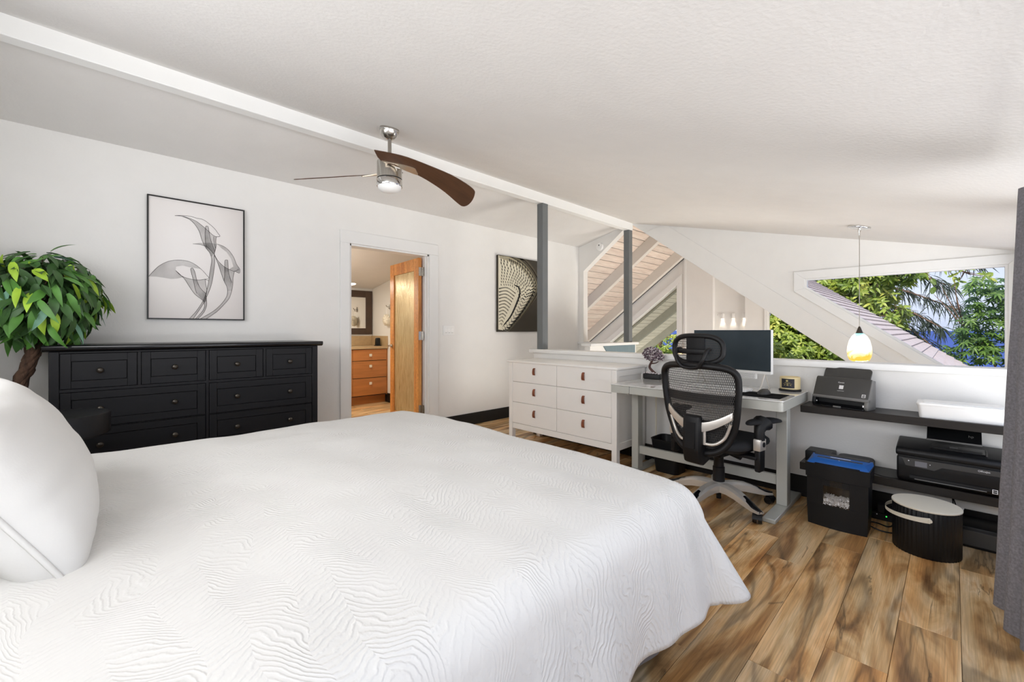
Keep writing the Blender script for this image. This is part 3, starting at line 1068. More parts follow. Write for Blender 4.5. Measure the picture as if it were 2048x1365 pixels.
def black_drawer(x0, x1, z0, z1, knobs):
    m_ = 0.046
    g = G()
    f = by0 + 0.003
    for a, b in (((x0, z0), (x0 + m_, z1)), ((x1 - m_, z0), (x1, z1)), ((x0 + m_, z1 - m_), (x1 - m_, z1)), ((x0 + m_, z0), (x1 - m_, z0 + m_))):
        g.box((a[0], f, a[1]), (b[0], f + .018, b[1]), 0.0012)
    g.box((x0 + m_ + .0025, f + 0.006, z0 + m_ + .0025), (x1 - m_ - .0025, f + .018, z1 - m_ - .0025), 0.0015)
    d = obj('drawer', g, 'dresser_black', bd)
    obj('gap_shade', G().box((x0 + m_ - .001, f + .012, z0 + m_ - .001), (x1 - m_ + .001, f + .0175, z1 - m_ + .001)), 'groove_dark', d)  # dark backing that paints shade round the drawer panel
    zc = (z0 + z1) / 2
    for kx in knobs:
        k = G().lathe([(0.006, 0.0), (0.006, 0.011), (0.016, 0.015), (0.0175, 0.020), (0.014, 0.026), (0.006, 0.029)], 0, 0, 18, mtx=Matrix.Translation((kx, f + .006, zc)) @ Matrix.Rotation(PI / 2, 4, 'X'))
        obj('knob', k, 'dark_metal_knob', d)
cols = ((-0.1515, 0.195), (0.218, 0.5627), (0.586, 0.9277), (0.9505, 1.290))
cen = [(a + b) / 2 for a, b in cols]
for (a, b), c in zip(cols, cen):
    black_drawer(a, b, 0.826, 1.038, (c,))
for z0, z1 in ((0.584, 0.803), (0.36, 0.575)):
    black_drawer(-0.1515, 0.5627, z0, z1, cen[:2])
    black_drawer(0.586, 1.290, z0, z1, cen[2:])

# ---------------------------------------------------------------- white dresser at the half wall
wd = thing('white_dresser', 'white six-drawer dresser with brown leather pulls against the half wall', 'dresser', (3.36, 2.6, 0))
fx, rx = 3.12, 3.60
wy0, wy1 = 1.955, 3.258
g = G()
g.box((fx + .025, wy0 + .012, 0.225), (rx, wy1 - .012, 0.842))
g.box((fx, 2.002, 0.842), (fx + .02, 3.20, 0.858))
g.box((fx + .003, 2.0, 0.165), (fx + .022, 3.2, 0.222), 0.002)          # rail below the drawers
g.box((fx + .02, wy0 + .004, 0.165), (rx, wy0 + .02, 0.225), 0.002)
g.box((fx + .02, wy0 + .004, 0.79), (rx, wy0 + .02, 0.845), 0.002)
obj('body', g, 'furniture_white', wd)
obj('top', G().box((fx - .008, wy0 - .012, 0.848), (rx + .012, wy1 + .024, 0.868), 0.004, 2), 'furniture_white', wd)
for x in (fx, rx - .055):
    for y in (wy0, wy1 - .055):
        obj('leg', G().box((x, y, 0), (x + .05, y + .052, 0.847), 0.003), 'furniture_white', wd)
zr = ((0.856, 0.653), (0.650, 0.442), (0.439, 0.225))
for z1, z0 in zr:
    for y0, y1 in ((2.0085, 2.605), (2.608, 3.201)):
        d = obj('drawer', G().box((fx + .002, y0, z0), (fx + .024, y1, z1), 0.0015), 'furniture_white', wd)
        yc = (y0 + y1) / 2 - 0.012
        zc = (z0 + z1) / 2 + 0.018
        pl = [(fx + .002, yc - .012, zc + .034), (fx - .012, yc - .012, zc + .022), (fx - .016, yc - .014, zc - .015), (fx - .008, yc - .014, zc - .036)]
        rows = [[(p[0], yc + s_ * (p[1] - yc), p[2]) for s_ in (1, 0.4, -0.4, -1)] for p in spline(pl, 4)]
        obj('leather_pull', G().grid(rows, (0.006, 0, 0)), 'leather', d)
ball = obj('rubber_ball', G().ball((3.52, 2.02, 0.021), 0.021), 'green_toy')
tag(ball, 'small green ball on the floor under the end of the white dresser', 'ball')

# ---------------------------------------------------------------- standing desk
dk = thing('standing_desk', 'grey sit-stand desk with white glass top behind the office chair', 'desk', (3.28, 1.31, 0))
tx0, tx1, ty0, ty1, tz = 2.945, 3.598, 0.705, 1.902, 0.755
def rrect(x0, x1, y0, y1, r, n=6, corners=(1, 1, 1, 1)):
    out = []
    for (cx, cy, a0), on_ in zip(((x0 + r, y0 + r, PI), (x1 - r, y0 + r, 1.5 * PI), (x1 - r, y1 - r, 0), (x0 + r, y1 - r, 0.5 * PI)), corners):
        if on_:
            out += [(cx + r * math.cos(a0 + PI / 2 * k / n), cy + r * math.sin(a0 + PI / 2 * k / n)) for k in range(n + 1)]
        else:
            out.append((x0 if cx == x0 + r else x1, y0 if cy == y0 + r else y1))
    return out
obj('glass_top', G().prism(rrect(tx0, tx1, ty0, ty1, 0.028, 6, (1, 1, 1, 0)), 'z', tz - .007, tz, 0.0015), 'desk_glass_white', dk)
obj('apron', G().prism(rrect(tx0 + .004, tx1, ty0 + .004, ty1 - .002, 0.03, 6, (1, 1, 1, 0)), 'z', tz - .066, tz - .0085, 0.001), 'desk_grey', dk)
obj('drawer', G().box((tx0 + .001, 0.98, tz - .063), (tx0 + .02, 1.735, tz - .012), 0.001), 'desk_grey', dk)
obj('edge_seam', G().box((tx0 + .002, 1.735, tz - .066), (tx0 + .01, 1.7375, tz - .0085)), 'groove_dark', dk)
for y0, y1 in ((0.753, 0.817), (1.826, 1.886)):
    obj('leg', G().box((3.24, y0, 0.028), (3.318, y1, tz - .066), 0.003), 'desk_grey', dk)
    obj('foot', G().box((2.955, y0 - .004, 0.0), (3.595, y1 + .004, 0.028), 0.004), 'desk_grey', dk)
obj('stretcher', G().box((3.262, 0.817, 0.150), (3.29, 1.826, 0.216), 0.002), 'desk_grey', dk)
obj('screw', G().cyl((2.944, 1.745, 0.692), (2.952, 1.745, 0.692), 0.006, n=10), 'chrome', dk)
obj('cable_pipe', G().tube([(3.5, 1.80, 0.10), (3.5, 1.80, tz - .068)], 0.008, 8), 'cream', dk)

# things on the desk
mo = thing('monitor', 'wide silver-rimmed monitor switched off, on the desk beyond the office chair', 'monitor', (3.42, 1.165, tz), R(-11.0))
wm, hm, zb_ = 0.296, 0.312, 0.118
obj('screen', G().box((-0.012, -wm + .004, zb_ + .02), (-0.004, wm - .004, zb_ + hm - .002)), 'screen_black', mo, local=True)
obj('casing', G().box((-0.0045, -wm, zb_), (0.022, wm, zb_ + hm), 0.003, 2), 'white_plastic', mo, local=True)
obj('chin', G().box((-0.0125, -wm, zb_), (-0.0045, wm, zb_ + .0185), 0.001), 'white_plastic', mo, local=True)
for sy in (1, -1):
    g = G()
    yy = sy * (wm - .045)
    g.tube([(0.0, yy, zb_ + .005), (-0.045, yy + sy * -.010, 0.012), (-0.062, yy + sy * -.014, 0.006), (-0.10, yy + sy * -.06, 0.005)], 0.005, 8)
    g.tube([(0.0, yy, zb_ + .005), (0.075, yy - sy * .004, 0.006)], 0.004, 8)
    g.tube([(-0.05, yy - sy * .011, 0.006), (0.075, yy - sy * .004, 0.006)], 0.0035, 8)
    obj('stand_leg', g, 'silver', mo, local=True)
g = G().box((-0.006, -0.19, 0.078), (0.02, 0.175, 0.1178), 0.004, 2)
sb = obj('speaker_bar', g, 'white_plastic', mo, local=True)
g = G()
for i in range(44):
    for j in range(5):
        y = -0.180 + i * 0.0080 + (0.004 if j % 2 else 0)
        z = 0.082 + j * 0.007
        g.box((-0.0066, y, z), (-0.0061, y + .0034, z + .0034))
o = obj('grille_holes', g, 'plastic_mid_grey', sb, local=True, smooth=0); o['kind'] = 'stuff'
kb = thing('keyboard', 'white keyboard on the desk below the monitor', 'keyboard', (3.27, 1.19, tz), R(-6))
obj('base', G().prism([(-0.065, 0.0), (0.062, 0.0), (0.062, 0.016), (-0.065, 0.008)], 'y', -0.21, 0.21, 0.002), 'white_plastic', kb, local=True)
keyme = None
for r_ in range(5):
    for c_ in range(14):
        x = 0.047 - r_ * 0.024
        y = 0.19 - c_ * 0.0292
        z = 0.0085 + (x + 0.065) * 0.063
        if keyme is None:
            k = obj('key', G().box((-0.0098, -0.0125, -0.002), (0.0098, 0.0125, 0.004), 0.0012), 'frost_white', kb, local=True)
            keyme = k.data
        else:
            k = bpy.data.objects.new('key', keyme); C.objects.link(k); k.parent = kb
        k.location = (x, y, z)
mp = obj('mouse_mat', G().box((3.03, 0.745, tz), (3.255, 1.0, tz + .003), 0.001), 'mouse_mat_cloth')
tag(mp, 'black mouse mat at the front of the desk', 'mouse mat')
mz = tz + .003
ms = thing('mouse', 'black computer mouse on the black mat', 'mouse', (3.185, 0.872, mz), R(-10))
def mshape(q):
    z = q.z if q.z > 0 else q.z * 0.1
    return Vector((q.x, q.y * (1 - 0.12 * (q.x / 0.06)), z))
obj('body', G().ball((0, 0, 0.0018), 0.058, 0.034, 0.034, 20, 12, f=mshape), 'plastic_charcoal', ms, local=True)
obj('wheel', G().cyl((0.036, -0.003, 0.026), (0.036, 0.003, 0.026), 0.007, n=12), 'chrome', ms, local=True)
cd = thing('candle', 'wide glass candle with dark label at the right end of the desk', 'candle', (3.515, 0.800, tz + .012))
obj('jar', G().lathe([(0.055, tz + .012), (0.0612, tz + .016), (0.0622, tz + .095), (0.0605, tz + .099), (0.059, tz + .095), (0.059, tz + .085)], 3.515, 0.8, 36), 'wax', cd)
rows = []
for zz in (0.012, 0.076):
    rows.append([(3.515 + 0.0632 * math.cos(a), 0.8 + 0.0632 * math.sin(a), tz + .012 + zz) for a in [PI * (1.23 - 0.46 + 0.42 * k / 10) + 0.05 for k in range(11)]])
o = obj('label', G().grid(rows, (-0.0004, 0, 0)), 'label_navy', cd)
g = G()
ac = PI * 0.98 + 0.05
def onjar(a, z, w, h):
    rows = []
    for zz in (z, z + h):
        rows.append([(3.515 + 0.0642 * math.cos(a + w * s_), 0.8 + 0.0642 * math.sin(a + w * s_), tz + .012 + zz) for s_ in (-.5, 0, .5)])
    g.grid(rows)
onjar(ac - .05, 0.056, 0.20, 0.012)
for k_, (w, z) in enumerate(((0.55, 0.046), (0.8, 0.040), (0.62, 0.034), (0.7, 0.029))):
    onjar(ac, z, w, 0.0026)
obj('print', g, 'label_print', cd)
cs_ = obj('coaster', G().lathe([(0.066, tz), (0.068, tz + .003), (0.068, tz + .010), (0.066, tz + .012)], 3.515, 0.8, 36), 'plastic_black')
tag(cs_, 'round black coaster under the candle', 'coaster')

# gem bonsai
bo = thing('gem_tree', 'small bonsai of purple gem chips on a black stone block, left end of the desk', 'ornament', (3.50, 1.832, tz))
bm_ = G().box((-0.035, -0.078, 0.0), (0.035, 0.078, 0.05), 0.012, 3)
for v_ in bm_.bm.verts:
    if v_.co.z > 0.02:
        v_.co.z += 0.012 * noise.noise(v_.co * 28)
obj('stone_base', bm_, 'stone_black', bo, local=True)
g = G()
rs = random.Random(11)
for k in range(60):
    x, y = rs.uniform(-.03, .03), rs.uniform(-.07, .07)
    g.ball((x, y, 0.050 + rs.uniform(0, .006)), rs.uniform(.004, .008), n=5, m=3)
o = obj('chips', g, 'gem_white', bo, local=True, smooth=0); o['kind'] = 'stuff'
trunk = spline([(0, -0.03, 0.045), (0, -0.012, 0.058), (0, 0.028, 0.10), (0.004, 0.018, 0.14), (0, 0.000, 0.165), (0.0, -0.002, 0.20)], 6)
g = G().tube(trunk, [0.014 - 0.008 * i / len(trunk) for i in range(len(trunk))], 8)
g.tube(spline([(0, 0.012, 0.135), (0, -0.025, 0.140), (0, -0.055, 0.155)], 4), [0.007, .0065, .006, .0055, .005, .0045, .004, .0035, .003], 6)
g.tube(spline([(0, 0.006, 0.155), (0, 0.035, 0.165), (0.01, 0.05, 0.19)], 4), 0.004, 6)
g.tube([(0, 0.02, 0.05), (0, 0.05, 0.048)], [0.008, .003], 6)
obj('trunk', g, 'bonsai_bark', bo, local=True)
gg = [G(), G()]
for k in range(760):
    while True:
        x, y, z = rs.uniform(-1, 1), rs.uniform(-1, 1), rs.uniform(-1, 1)
        r2 = x * x + y * y + z * z
        if 0.25 < r2 < 1 and (z > -0.55): break
    p = (x * .06, y * .094 - (0.01 if z < 0 else 0), 0.212 + z * .072 + (0.0 if y > 0 else -.006))
    mt = Matrix.Rotation(rs.uniform(0, 6), 3, 'X') @ Matrix.Rotation(rs.uniform(0, 6), 3, 'Z')
    gg[0 if rs.random() < 0.72 else 1].ball(p, 0.0115, 0.0075, 0.004, 5, 3, mtx=mt)
for q_, m_ in zip(gg, ('gem', 'gem_white')):
    o = obj('gem_leaves', q_, m_, bo, local=True, smooth=0); o['kind'] = 'stuff'

# waste bin under the desk
wb_ = thing('waste_bin', 'black plastic waste bin under the desk behind the crossbar', 'bin', (3.47, 1.655, 0))
def frame_prism(lo, hi, z0, z1, wall=0.006, floor_=True):
    g = G()
    n = len(lo)
    cx = sum(p[0] for p in lo) / n; cy = sum(p[1] for p in lo) / n
    def inn(P, k): return [(cx + (p[0] - cx) * k, cy + (p[1] - cy) * k) for p in P]
    rings = [(lo, z0), (hi, z1), (inn(hi, 0.95), z1), (inn(lo, 0.93), z0 + .01)]
    vs = [[g.bm.verts.new((p[0], p[1], z)) for p in P] for P, z in rings]
    for a, b in zip(vs[:-1], vs[1:]):
        for i in range(n):
            g.bm.faces.new((a[i], a[(i + 1) % n], b[(i + 1) % n], b[i]))
    g.bm.faces.new(vs[0][::-1]); g.bm.faces.new(vs[-1])
    bmesh.ops.recalc_face_normals(g.bm, faces=g.bm.faces)
    return g
obj('body', frame_prism(rrect(3.375, 3.56, 1.555, 1.755, 0.045), rrect(3.35, 3.585, 1.53, 1.785, 0.05), 0.0, 0.27), 'plastic_black', wb_)
obj('rim', G().tube([(x, y, 0.271) for x, y in rrect(3.35, 3.585, 1.53, 1.785, 0.05)], 0.005, 6, closed=True), 'plastic_black', wb_)
# ---------------------------------------------------------------- office chair (local frame: +x is the way it faces)
def mesh_fabric(name, col, scale, hole=0.5):
    t = NT(name)
    t.b.inputs['Base Color'].default_value = lin(col)
    t.set(Roughness=0.8)
    v = t.coords((1, 1, 1), 'Object')
    sp = t.new('ShaderNodeSeparateXYZ'); t.link(v, sp.inputs[0])
    def m2(op, a, b):
        m_ = t.new('ShaderNodeMath', operation=op)
        for k_, q_ in enumerate((a, b)):
            if isinstance(q_, (int, float)): m_.inputs[k_].default_value = q_
            else: t.link(q_, m_.inputs[k_])
        return m_.outputs[0]
    row = m2('MULTIPLY', sp.outputs['Z'], scale * 0.62)
    fl = m2('FLOOR', row, 0)
    odd = m2('MULTIPLY', m2('MODULO', fl, 2), 0.5)
    a = m2('SINE', m2('MULTIPLY', m2('ADD', m2('MULTIPLY', sp.outputs['Y'], scale), odd), 6.283), 0)
    b = m2('SINE', m2('MULTIPLY', m2('FRACT', row, 0), 3.1416), 0)
    nz = t.noise(v, 160, 2)
    h = m2('ADD', m2('MULTIPLY', m2('ADD', a, 0.55), b), m2('MULTIPLY', m2('SUBTRACT', nz, 0.5), 0.5))
    st = m2('GREATER_THAN', h, hole)
    tr = t.new('ShaderNodeBsdfTransparent')
    mx = t.new('ShaderNodeMixShader')
    t.link(st, mx.inputs[0]); t.link(t.b.outputs[0], mx.inputs[1]); t.link(tr.outputs[0], mx.inputs[2])
    t.link(mx.outputs[0], t.out.inputs[0])
    MATS[name] = t.m
mesh_fabric('chair_mesh', '#3a3837', 105, 0.30)
mat('chair_black', '#101012', 0.48, Specular_IOR_Level=0.35, var=0.05, bump=0.03, bscale=200)
mat('chair_seat', '#191a1d', 0.85, var=0.15, vscale=300, bump=0.4, bscale=400)

ch = thing('office_chair', 'black mesh office chair with headrest and silver five-arm base at the desk', 'chair', (3.07, 1.12, 0), R(-8))
CH = dict(parent=ch, local=True)
def ob(n, g, m, **k):
    return obj(n, g, m, ch, True, **k)
# five-arm base and castors
g = G().lathe([(0.040, 0.085), (0.058, 0.092), (0.060, 0.135), (0.042, 0.150)], 0, 0, 24)
ob('hub', g, 'silver')
for k in range(5):
    a = R(-119 + 72 * k + 8)
    c_, s_ = math.cos(a), math.sin(a)
    def bar(prof, m, n_):
        # prof: (r, z_bottom, z_top, half width)
        gg_ = G()
        rows = []
        for r, zb, zt, w in prof:
            row = []
            for lx, lz in ((-w, zb), (-w * 1.0, zb + (zt - zb) * .75), (-w * .55, zt), (w * .55, zt), (w, zb + (zt - zb) * .75), (w, zb), (-w, zb)):
                row.append((c_ * r - s_ * lx, s_ * r + c_ * lx, lz))
            rows.append(row)
        gg_.grid(rows)
        bmesh.ops.remove_doubles(gg_.bm, verts=gg_.bm.verts, dist=1e-5)
        bmesh.ops.holes_fill(gg_.bm, edges=[e for e in gg_.bm.edges if e.is_boundary])
        bmesh.ops.recalc_face_normals(gg_.bm, faces=gg_.bm.faces)
        return ob(n_, gg_, m)
    arm = bar([(0.03, 0.086, 0.146, 0.037), (0.10, 0.092, 0.150, 0.035), (0.17, 0.086, 0.141, 0.033), (0.24, 0.072, 0.119, 0.030), (0.30, 0.062, 0.091, 0.027), (0.352, 0.062, 0.075, 0.022)], 'silver', 'base_arm')
    g_ = G()
    rows = []
    for r, z, w in ((0.225, 0.1265, .014), (0.26, 0.114, .0215), (0.30, 0.0945, .024), (0.338, 0.0815, .021), (0.355, 0.078, .013)):
        rows.append([(c_ * r - s_ * lx, s_ * r + c_ * lx, z + dz) for lx, dz in ((-w, -.008), (-w * .6, .001), (0, .003), (w * .6, .001), (w, -.008))])
    t_ = obj('foot_cover', g_.grid(rows, (0, 0, -0.004)), 'plastic_black_gloss', arm, True)
    cx, cy = c_ * 0.327, s_ * 0.327
    wa_ = R(20 + 67 * k)
    d_ = Vector((math.cos(wa_), math.sin(wa_), 0))
    e_ = Vector((-d_.y, d_.x, 0))
    cc = Vector((cx, cy, 0.028)) - d_ * 0.012
    castor = ob('caster', G().cyl((cx, cy, 0.03), (cx, cy, 0.066), 0.007, n=8), 'chair_black')
    for sg in (1, -1):
        w_ = G().cyl(cc + e_ * (0.004 * sg), cc + e_ * (0.026 * sg), 0.028, 0.025, 18)
        obj('wheel', w_, 'plastic_black_gloss', castor, True)
    hood = G()
    rows = []
    for i in range(7):
        an = R(20 + 25 * i)
        rows.append([cc + d_ * (0.0305 * math.cos(an)) + Vector((0, 0, 0.0305 * math.sin(an))) + e_ * q_ for q_ in (-.027, -.010, .010, .027)])
    obj('hood', hood.grid(rows), 'chair_black', castor, True)
ob('gas_cylinder', G().lathe([(0.016, 0.03), (0.016, 0.085)], 0, 0, 16).lathe([(0.038, 0.13), (0.038, 0.245), (0.033, 0.25), (0.030, 0.33), (0.036, 0.345)], 0, 0, 20), 'chair_black')
ob('mechanism', G().box((-0.12, -0.075, 0.335), (0.12, 0.075, 0.395), 0.012, 2).box((-0.26, -0.045, 0.345), (-0.10, 0.045, 0.385), 0.01), 'chair_black')
kn = G().cyl((0.02, -0.075, 0.355), (0.02, -0.14, 0.345), 0.022, 0.026, 14)
ob('tension_knob', kn, 'chair_black')
ob('lever', G().tube([(0.05, -0.05, 0.37), (0.05, -0.2, 0.372), (0.045, -0.255, 0.365)], [0.006, .006, .010], 8), 'chair_black')
# seat
def seatf(q):
    z = q.z
    if z > 0:
        z *= 1 - 0.35 * max(0, -abs(q.y) / 0.3 + .5)
    return Vector((q.x, q.y, z))
g = G()
rows = []
N = 28
def seat_pt(u, v, top):
    # superellipse plan
    n_ = 3.2
    L = (abs(u) ** n_ + abs(v) ** n_) ** (1 / n_)
    return u, v
st = rrect(-0.24, 0.265, -0.255, 0.255, 0.13, 8)
g.frustum([(x * .9, y * .9) for x, y in st], st, 0.405, 0.432)
ob('seat_pan', g, 'chair_black')
g = G()
prev = None
rings = []
for k_, (sc, z) in enumerate(((1.0, 0.430), (1.015, 0.444), (1.0, 0.462), (0.94, 0.474), (0.8, 0.478), (0.5, 0.474), (0.15, 0.471))):
    rings.append([g.bm.verts.new((x * sc, y * sc, z - (0.05 * max(0, (x * sc - 0.17) / 0.1) ** 2) * (1 if x > 0 else 0) * .5)) for x, y in st])
n_ = len(st)
for a, b in zip(rings[:-1], rings[1:]):
    for i in range(n_):
        g.bm.faces.new((a[i], a[(i + 1) % n_], b[(i + 1) % n_], b[i]))
g.bm.faces.new(rings[-1]); g.bm.faces.new(rings[0][::-1])
ob('seat', g, 'chair_seat', smooth=60)
# back: closed frame with curved plan
def back_x(y, z):
    return -0.285 - 0.115 * (z - 0.62) + 0.05 * math.exp(-((z - 0.52) / 0.10) ** 2) * 0.3 + 1.05 * y * y
half = [(0.0, 0.958), (0.10, 0.956), (0.20, 0.943), (0.246, 0.905), (0.253, 0.83), (0.246, 0.74), (0.232, 0.63), (0.208, 0.54), (0.165, 0.455), (0.10, 0.405), (0.0, 0.39)]
outl = spline([(0, y, z) for y, z in half], 5)
loop = [(p.y, p.z) for p in outl] + [(-p.y, p.z) for p in outl[::-1][1:-1]]
ring = [Vector((back_x(y, z), y, z)) for y, z in loop]
rad = [0.0245 + 0.004 * max(0, (z - .85) / .1) + 0.006 * max(0, (0.5 - z) / .1) for y, z in loop]
ob('back_frame', G().tube(ring, rad, 10, closed=True, flat=0.8), 'chair_black', smooth=80)
g = G()
rows = []
prof = sorted(half, key=lambda q: q[1])
def half_w(z):
    for (y0, z0), (y1, z1) in zip(prof[:-1], prof[1:]):
        if z0 <= z <= z1:
            return y0 + (y1 - y0) * (z - z0) / max(1e-6, z1 - z0)
    return 0.02
for j in range(29):
    z = 0.40 + (0.948 - 0.40) * j / 28
    w = max(0.02, half_w(z))
    rows.append([(back_x(w * u, z) + 0.004, w * u, z) for u in [-1 + 2 * i / 16 for i in range(17)]])
ob('back_mesh', g.grid(rows), 'chair_mesh', smooth=90)
rows = [[(back_x(y, z) + .016, y, z) for y in [-0.225 + 0.45 * i / 12 for i in range(13)]] for z in (0.715, 0.735, 0.755, 0.775)]
ob('lumbar_band', G().grid(rows, (0.008, 0, 0)), 'chair_black', smooth=80)
rows = [[(back_x(y, z) + .02, y, z) for y in [-0.15 + 0.30 * i / 12 for i in range(13)]] for z in (0.525, 0.555, 0.585, 0.60)]
ob('lumbar_pad', G().grid(rows, (0.02, 0, 0)), 'chair_black', smooth=80)
# spine and silver yoke
g = G().prism([(-0.345, 0.635), (-0.30, 0.64), (-0.285, 0.50), (-0.25, 0.42), (-0.21, 0.385), (-0.20, 0.345), (-0.285, 0.315), (-0.335, 0.335), (-0.355, 0.42)], 'y', -0.056, 0.056, 0.012, 2)
sp_ = ob('spine', g, 'chair_black')
obj('spine_inset', G().prism([(-0.3525, 0.595), (-0.348, 0.595), (-0.356, 0.43), (-0.361, 0.43)], 'y', -0.034, 0.034, 0.001), 'chair_black', sp_, True)
for sg in (1, -1):
    g = G()
    top, bot = [], []
    for i in range(13):
        f = i / 12
        y = sg * (0.045 + 0.175 * f)
        zt = 0.595 + 0.080 * f ** 1.6
        zb2 = 0.535 + 0.095 * f ** 1.5
        x = back_x(y, zt) - 0.030 * (1 - f) - 0.012
        top.append((x, y, zt)); bot.append((x - .002, y, zb2))
    rows = [top, [(a[0] - .005, a[1], (a[2] + b[2]) / 2) for a, b in zip(top, bot)], bot]
    if sg < 0: rows = rows[::-1]
    g.grid(rows, (0.012, 0, 0))
    # lower limb of the yoke
    lo = spline([(back_x(0.05, .46) - .035, sg * 0.05, 0.46), (back_x(.11, .47) - .025, sg * 0.115, 0.462), (back_x(.17, .51) - .018, sg * 0.17, 0.51), (back_x(.2, .58) - .016, sg * 0.205, 0.60)], 5)
    g.tube(lo, 0.010, 8)
    g.tube([(back_x(0.05, .5) - .035, sg * 0.060, 0.455), (back_x(0.05, .5) - .035, sg * 0.060, 0.565)], 0.011, 8)
    ob('yoke', g, 'silver', smooth=60)
# headrest
def head_x(y, z): return -0.285 + 0.9 * y * y - 0.25 * (z - 1.06) ** 2
hz, hh, hw_ = 1.058, 0.088, 0.168
hl = [(hw_ * math.copysign(abs(math.cos(a)) ** 0.62, math.cos(a)), hz + hh * math.copysign(abs(math.sin(a)) ** 0.75, math.sin(a))) for a in [2 * PI * k / 56 for k in range(56)]]
ob('headrest_frame', G().tube([(head_x(y, z), y, z) for y, z in hl], 0.017, 8, closed=True, flat=1.0), 'chair_black', smooth=80)
g = G()
rows = []
for j in range(9):
    s_ = -0.94 + 1.88 * j / 8
    w = hw_ * max(0.05, (1 - abs(s_) ** 2.6)) ** 0.5
    rows.append([(head_x(w * u, hz + hh * s_), w * u, hz + hh * s_) for u in [-1 + i / 6 for i in range(13)]])
ob('headrest_mesh', g.grid(rows), 'chair_mesh', smooth=80)
rows = [[(head_x(y, z) - .010, y, z) for y in (-0.062, -0.02, 0.02, 0.062)] for z in (hz - .075, hz - .03, hz + .03, hz + .078)]
ob('headrest_plate', G().grid(rows, (0.014, 0, 0)), 'chair_black', smooth=60)
br = spline([(-0.292, 0.100, 1.060), (-0.335, 0.104, 1.055), (-0.362, 0.092, 1.00), (-0.357, 0.062, 0.955), (-0.352, 0.03, 0.942), (-0.352, -0.03, 0.942), (-0.357, -0.062, 0.955), (-0.362, -0.092, 1.00), (-0.335, -0.104, 1.055), (-0.292, -0.100, 1.060)], 4)
ob('headrest_bracket', G().tube(br, 0.0115, 8), 'chair_black', smooth=80)
ob('bracket_bar', G().box((-0.335, -0.105, 1.030), (-0.305, 0.105, 1.062), 0.008, 2), 'chair_black')
ob('bracket_foot', G().box((-0.350, -0.04, 0.93), (-0.315, 0.04, 0.957), 0.006), 'chair_black')
# arms
for sg in (1, -1):
    px_ = -0.06
    y0 = sg * 0.292
    arm = ob('armrest', G().prism([(px_ - .034, 0.300), (px_ + .034, 0.300), (px_ + .038, 0.45), (px_ - .038, 0.45)], 'y', y0 - .017, y0 + .017, 0.006), 'chair_black')
    obj('arm_link', G().box((px_ - .05, min(y0, sg * .15), 0.375), (px_ + .05, max(y0, sg * .15), 0.395), 0.004), 'chair_black', arm, True)
    obj('silver_sleeve', G().box((px_ - .041, y0 - .022, 0.432), (px_ + .041, y0 + .022, 0.505), 0.006, 2), 'silver', arm, True)
    obj('button', G().cyl((px_ + .006, y0 - .0215, 0.470), (px_ + .006, y0 - .025, 0.470), 0.016, n=14), 'chair_black', arm, True)
    obj('upright', G().tube([(px_ - .002, y0, 0.498), (px_ - .004, y0, 0.55), (px_ + .012, y0, 0.578), (px_ + .045, y0, 0.597)], [0.031, 0.030, 0.038, 0.058], 12, up=(1, 0, 0)), 'chair_black', arm, True)
    g = G()
    mt = Matrix.Translation((px_ + .065, y0 + 0.006 * -sg, 0.604)) @ Matrix.Rotation(R(-14 if sg < 0 else 12), 4, 'Z')
    def padf(q):
        x = q.x
        w = 1 + 0.15 * (x / .14)
        z = q.z * (1 if q.z > 0 else .8)
        return Vector((x, q.y * w, z - 0.35 * max(0, abs(x) - .07) ** 2 * 10 * .4 + (-0.012 if x < -.1 else 0) * 0))
    def sq(q):
        x, y, z = q.x / .145, q.y / .046, q.z / .019
        def pw(v, e): return math.copysign(abs(v) ** e, v)
        return padf(Vector((pw(x, .7) * .145, pw(y, .8) * .046, pw(z, .7) * .019)))
    g.ball((0, 0, 0), 0.145, 0.046, 0.019, 24, 12, f=sq)
    for v_ in g.bm.verts: v_.co = mt @ v_.co
    obj('arm_pad', g, 'chair_seat', arm, True, smooth=80)

# ---------------------------------------------------------------- two wall shelves with office machines
us = obj('wall_shelf', G().box((3.37, -0.40, 0.637), (XH, 0.708, 0.682), 0.002), 'shelf_wood_dark')
tag(us, 'upper dark wood wall shelf carrying the scanner and the white box', 'shelf')
ls = obj('wall_shelf', G().box((3.37, -0.40, 0.256), (XH, 0.712, 0.304), 0.002), 'shelf_wood_dark')
tag(ls, 'lower dark wood wall shelf carrying the black printer', 'shelf')

sc = thing('document_scanner', 'dark grey sheet-feed scanner on the upper wall shelf', 'scanner', (3.452, 0.512, 0.682), R(-15))
hwid = 0.157
SP = dict(local=True)
g = G().prism([(0.004, 0.060), (0.0, 0.066), (0.052, 0.186), (0.060, 0.190), (0.085, 0.178), (0.045, 0.05)], 'y', -hwid + .004, hwid - .004, 0.003, 2)
obj('front_cover', g, 'plastic_charcoal', sc, True)
obj('cover_lip', G().prism([(-0.004, 0.052), (-0.004, 0.064), (0.004, 0.072), (0.02, 0.06), (0.02, 0.046)], 'y', -hwid, hwid, 0.002), 'plastic_mid_grey', sc, True)
for sg in (1, -1):
    g = G().prism([(-0.006, 0.0), (-0.012, 0.02), (-0.004, 0.052), (0.055, 0.186), (0.10, 0.180), (0.10, 0.0)], 'y', min(sg * hwid, sg * (hwid - .022)), max(sg * hwid, sg * (hwid - .022)), 0.005, 2)
    obj('side_cheek', g, 'plastic_black' if sg > 0 else 'plastic_mid_grey', sc, True)
obj('inner_body', G().prism([(0.035, 0.0), (0.035, 0.06), (0.07, 0.17), (0.10, 0.17), (0.10, 0.0)], 'y', -hwid + .02, hwid - .02), 'plastic_black', sc, True)
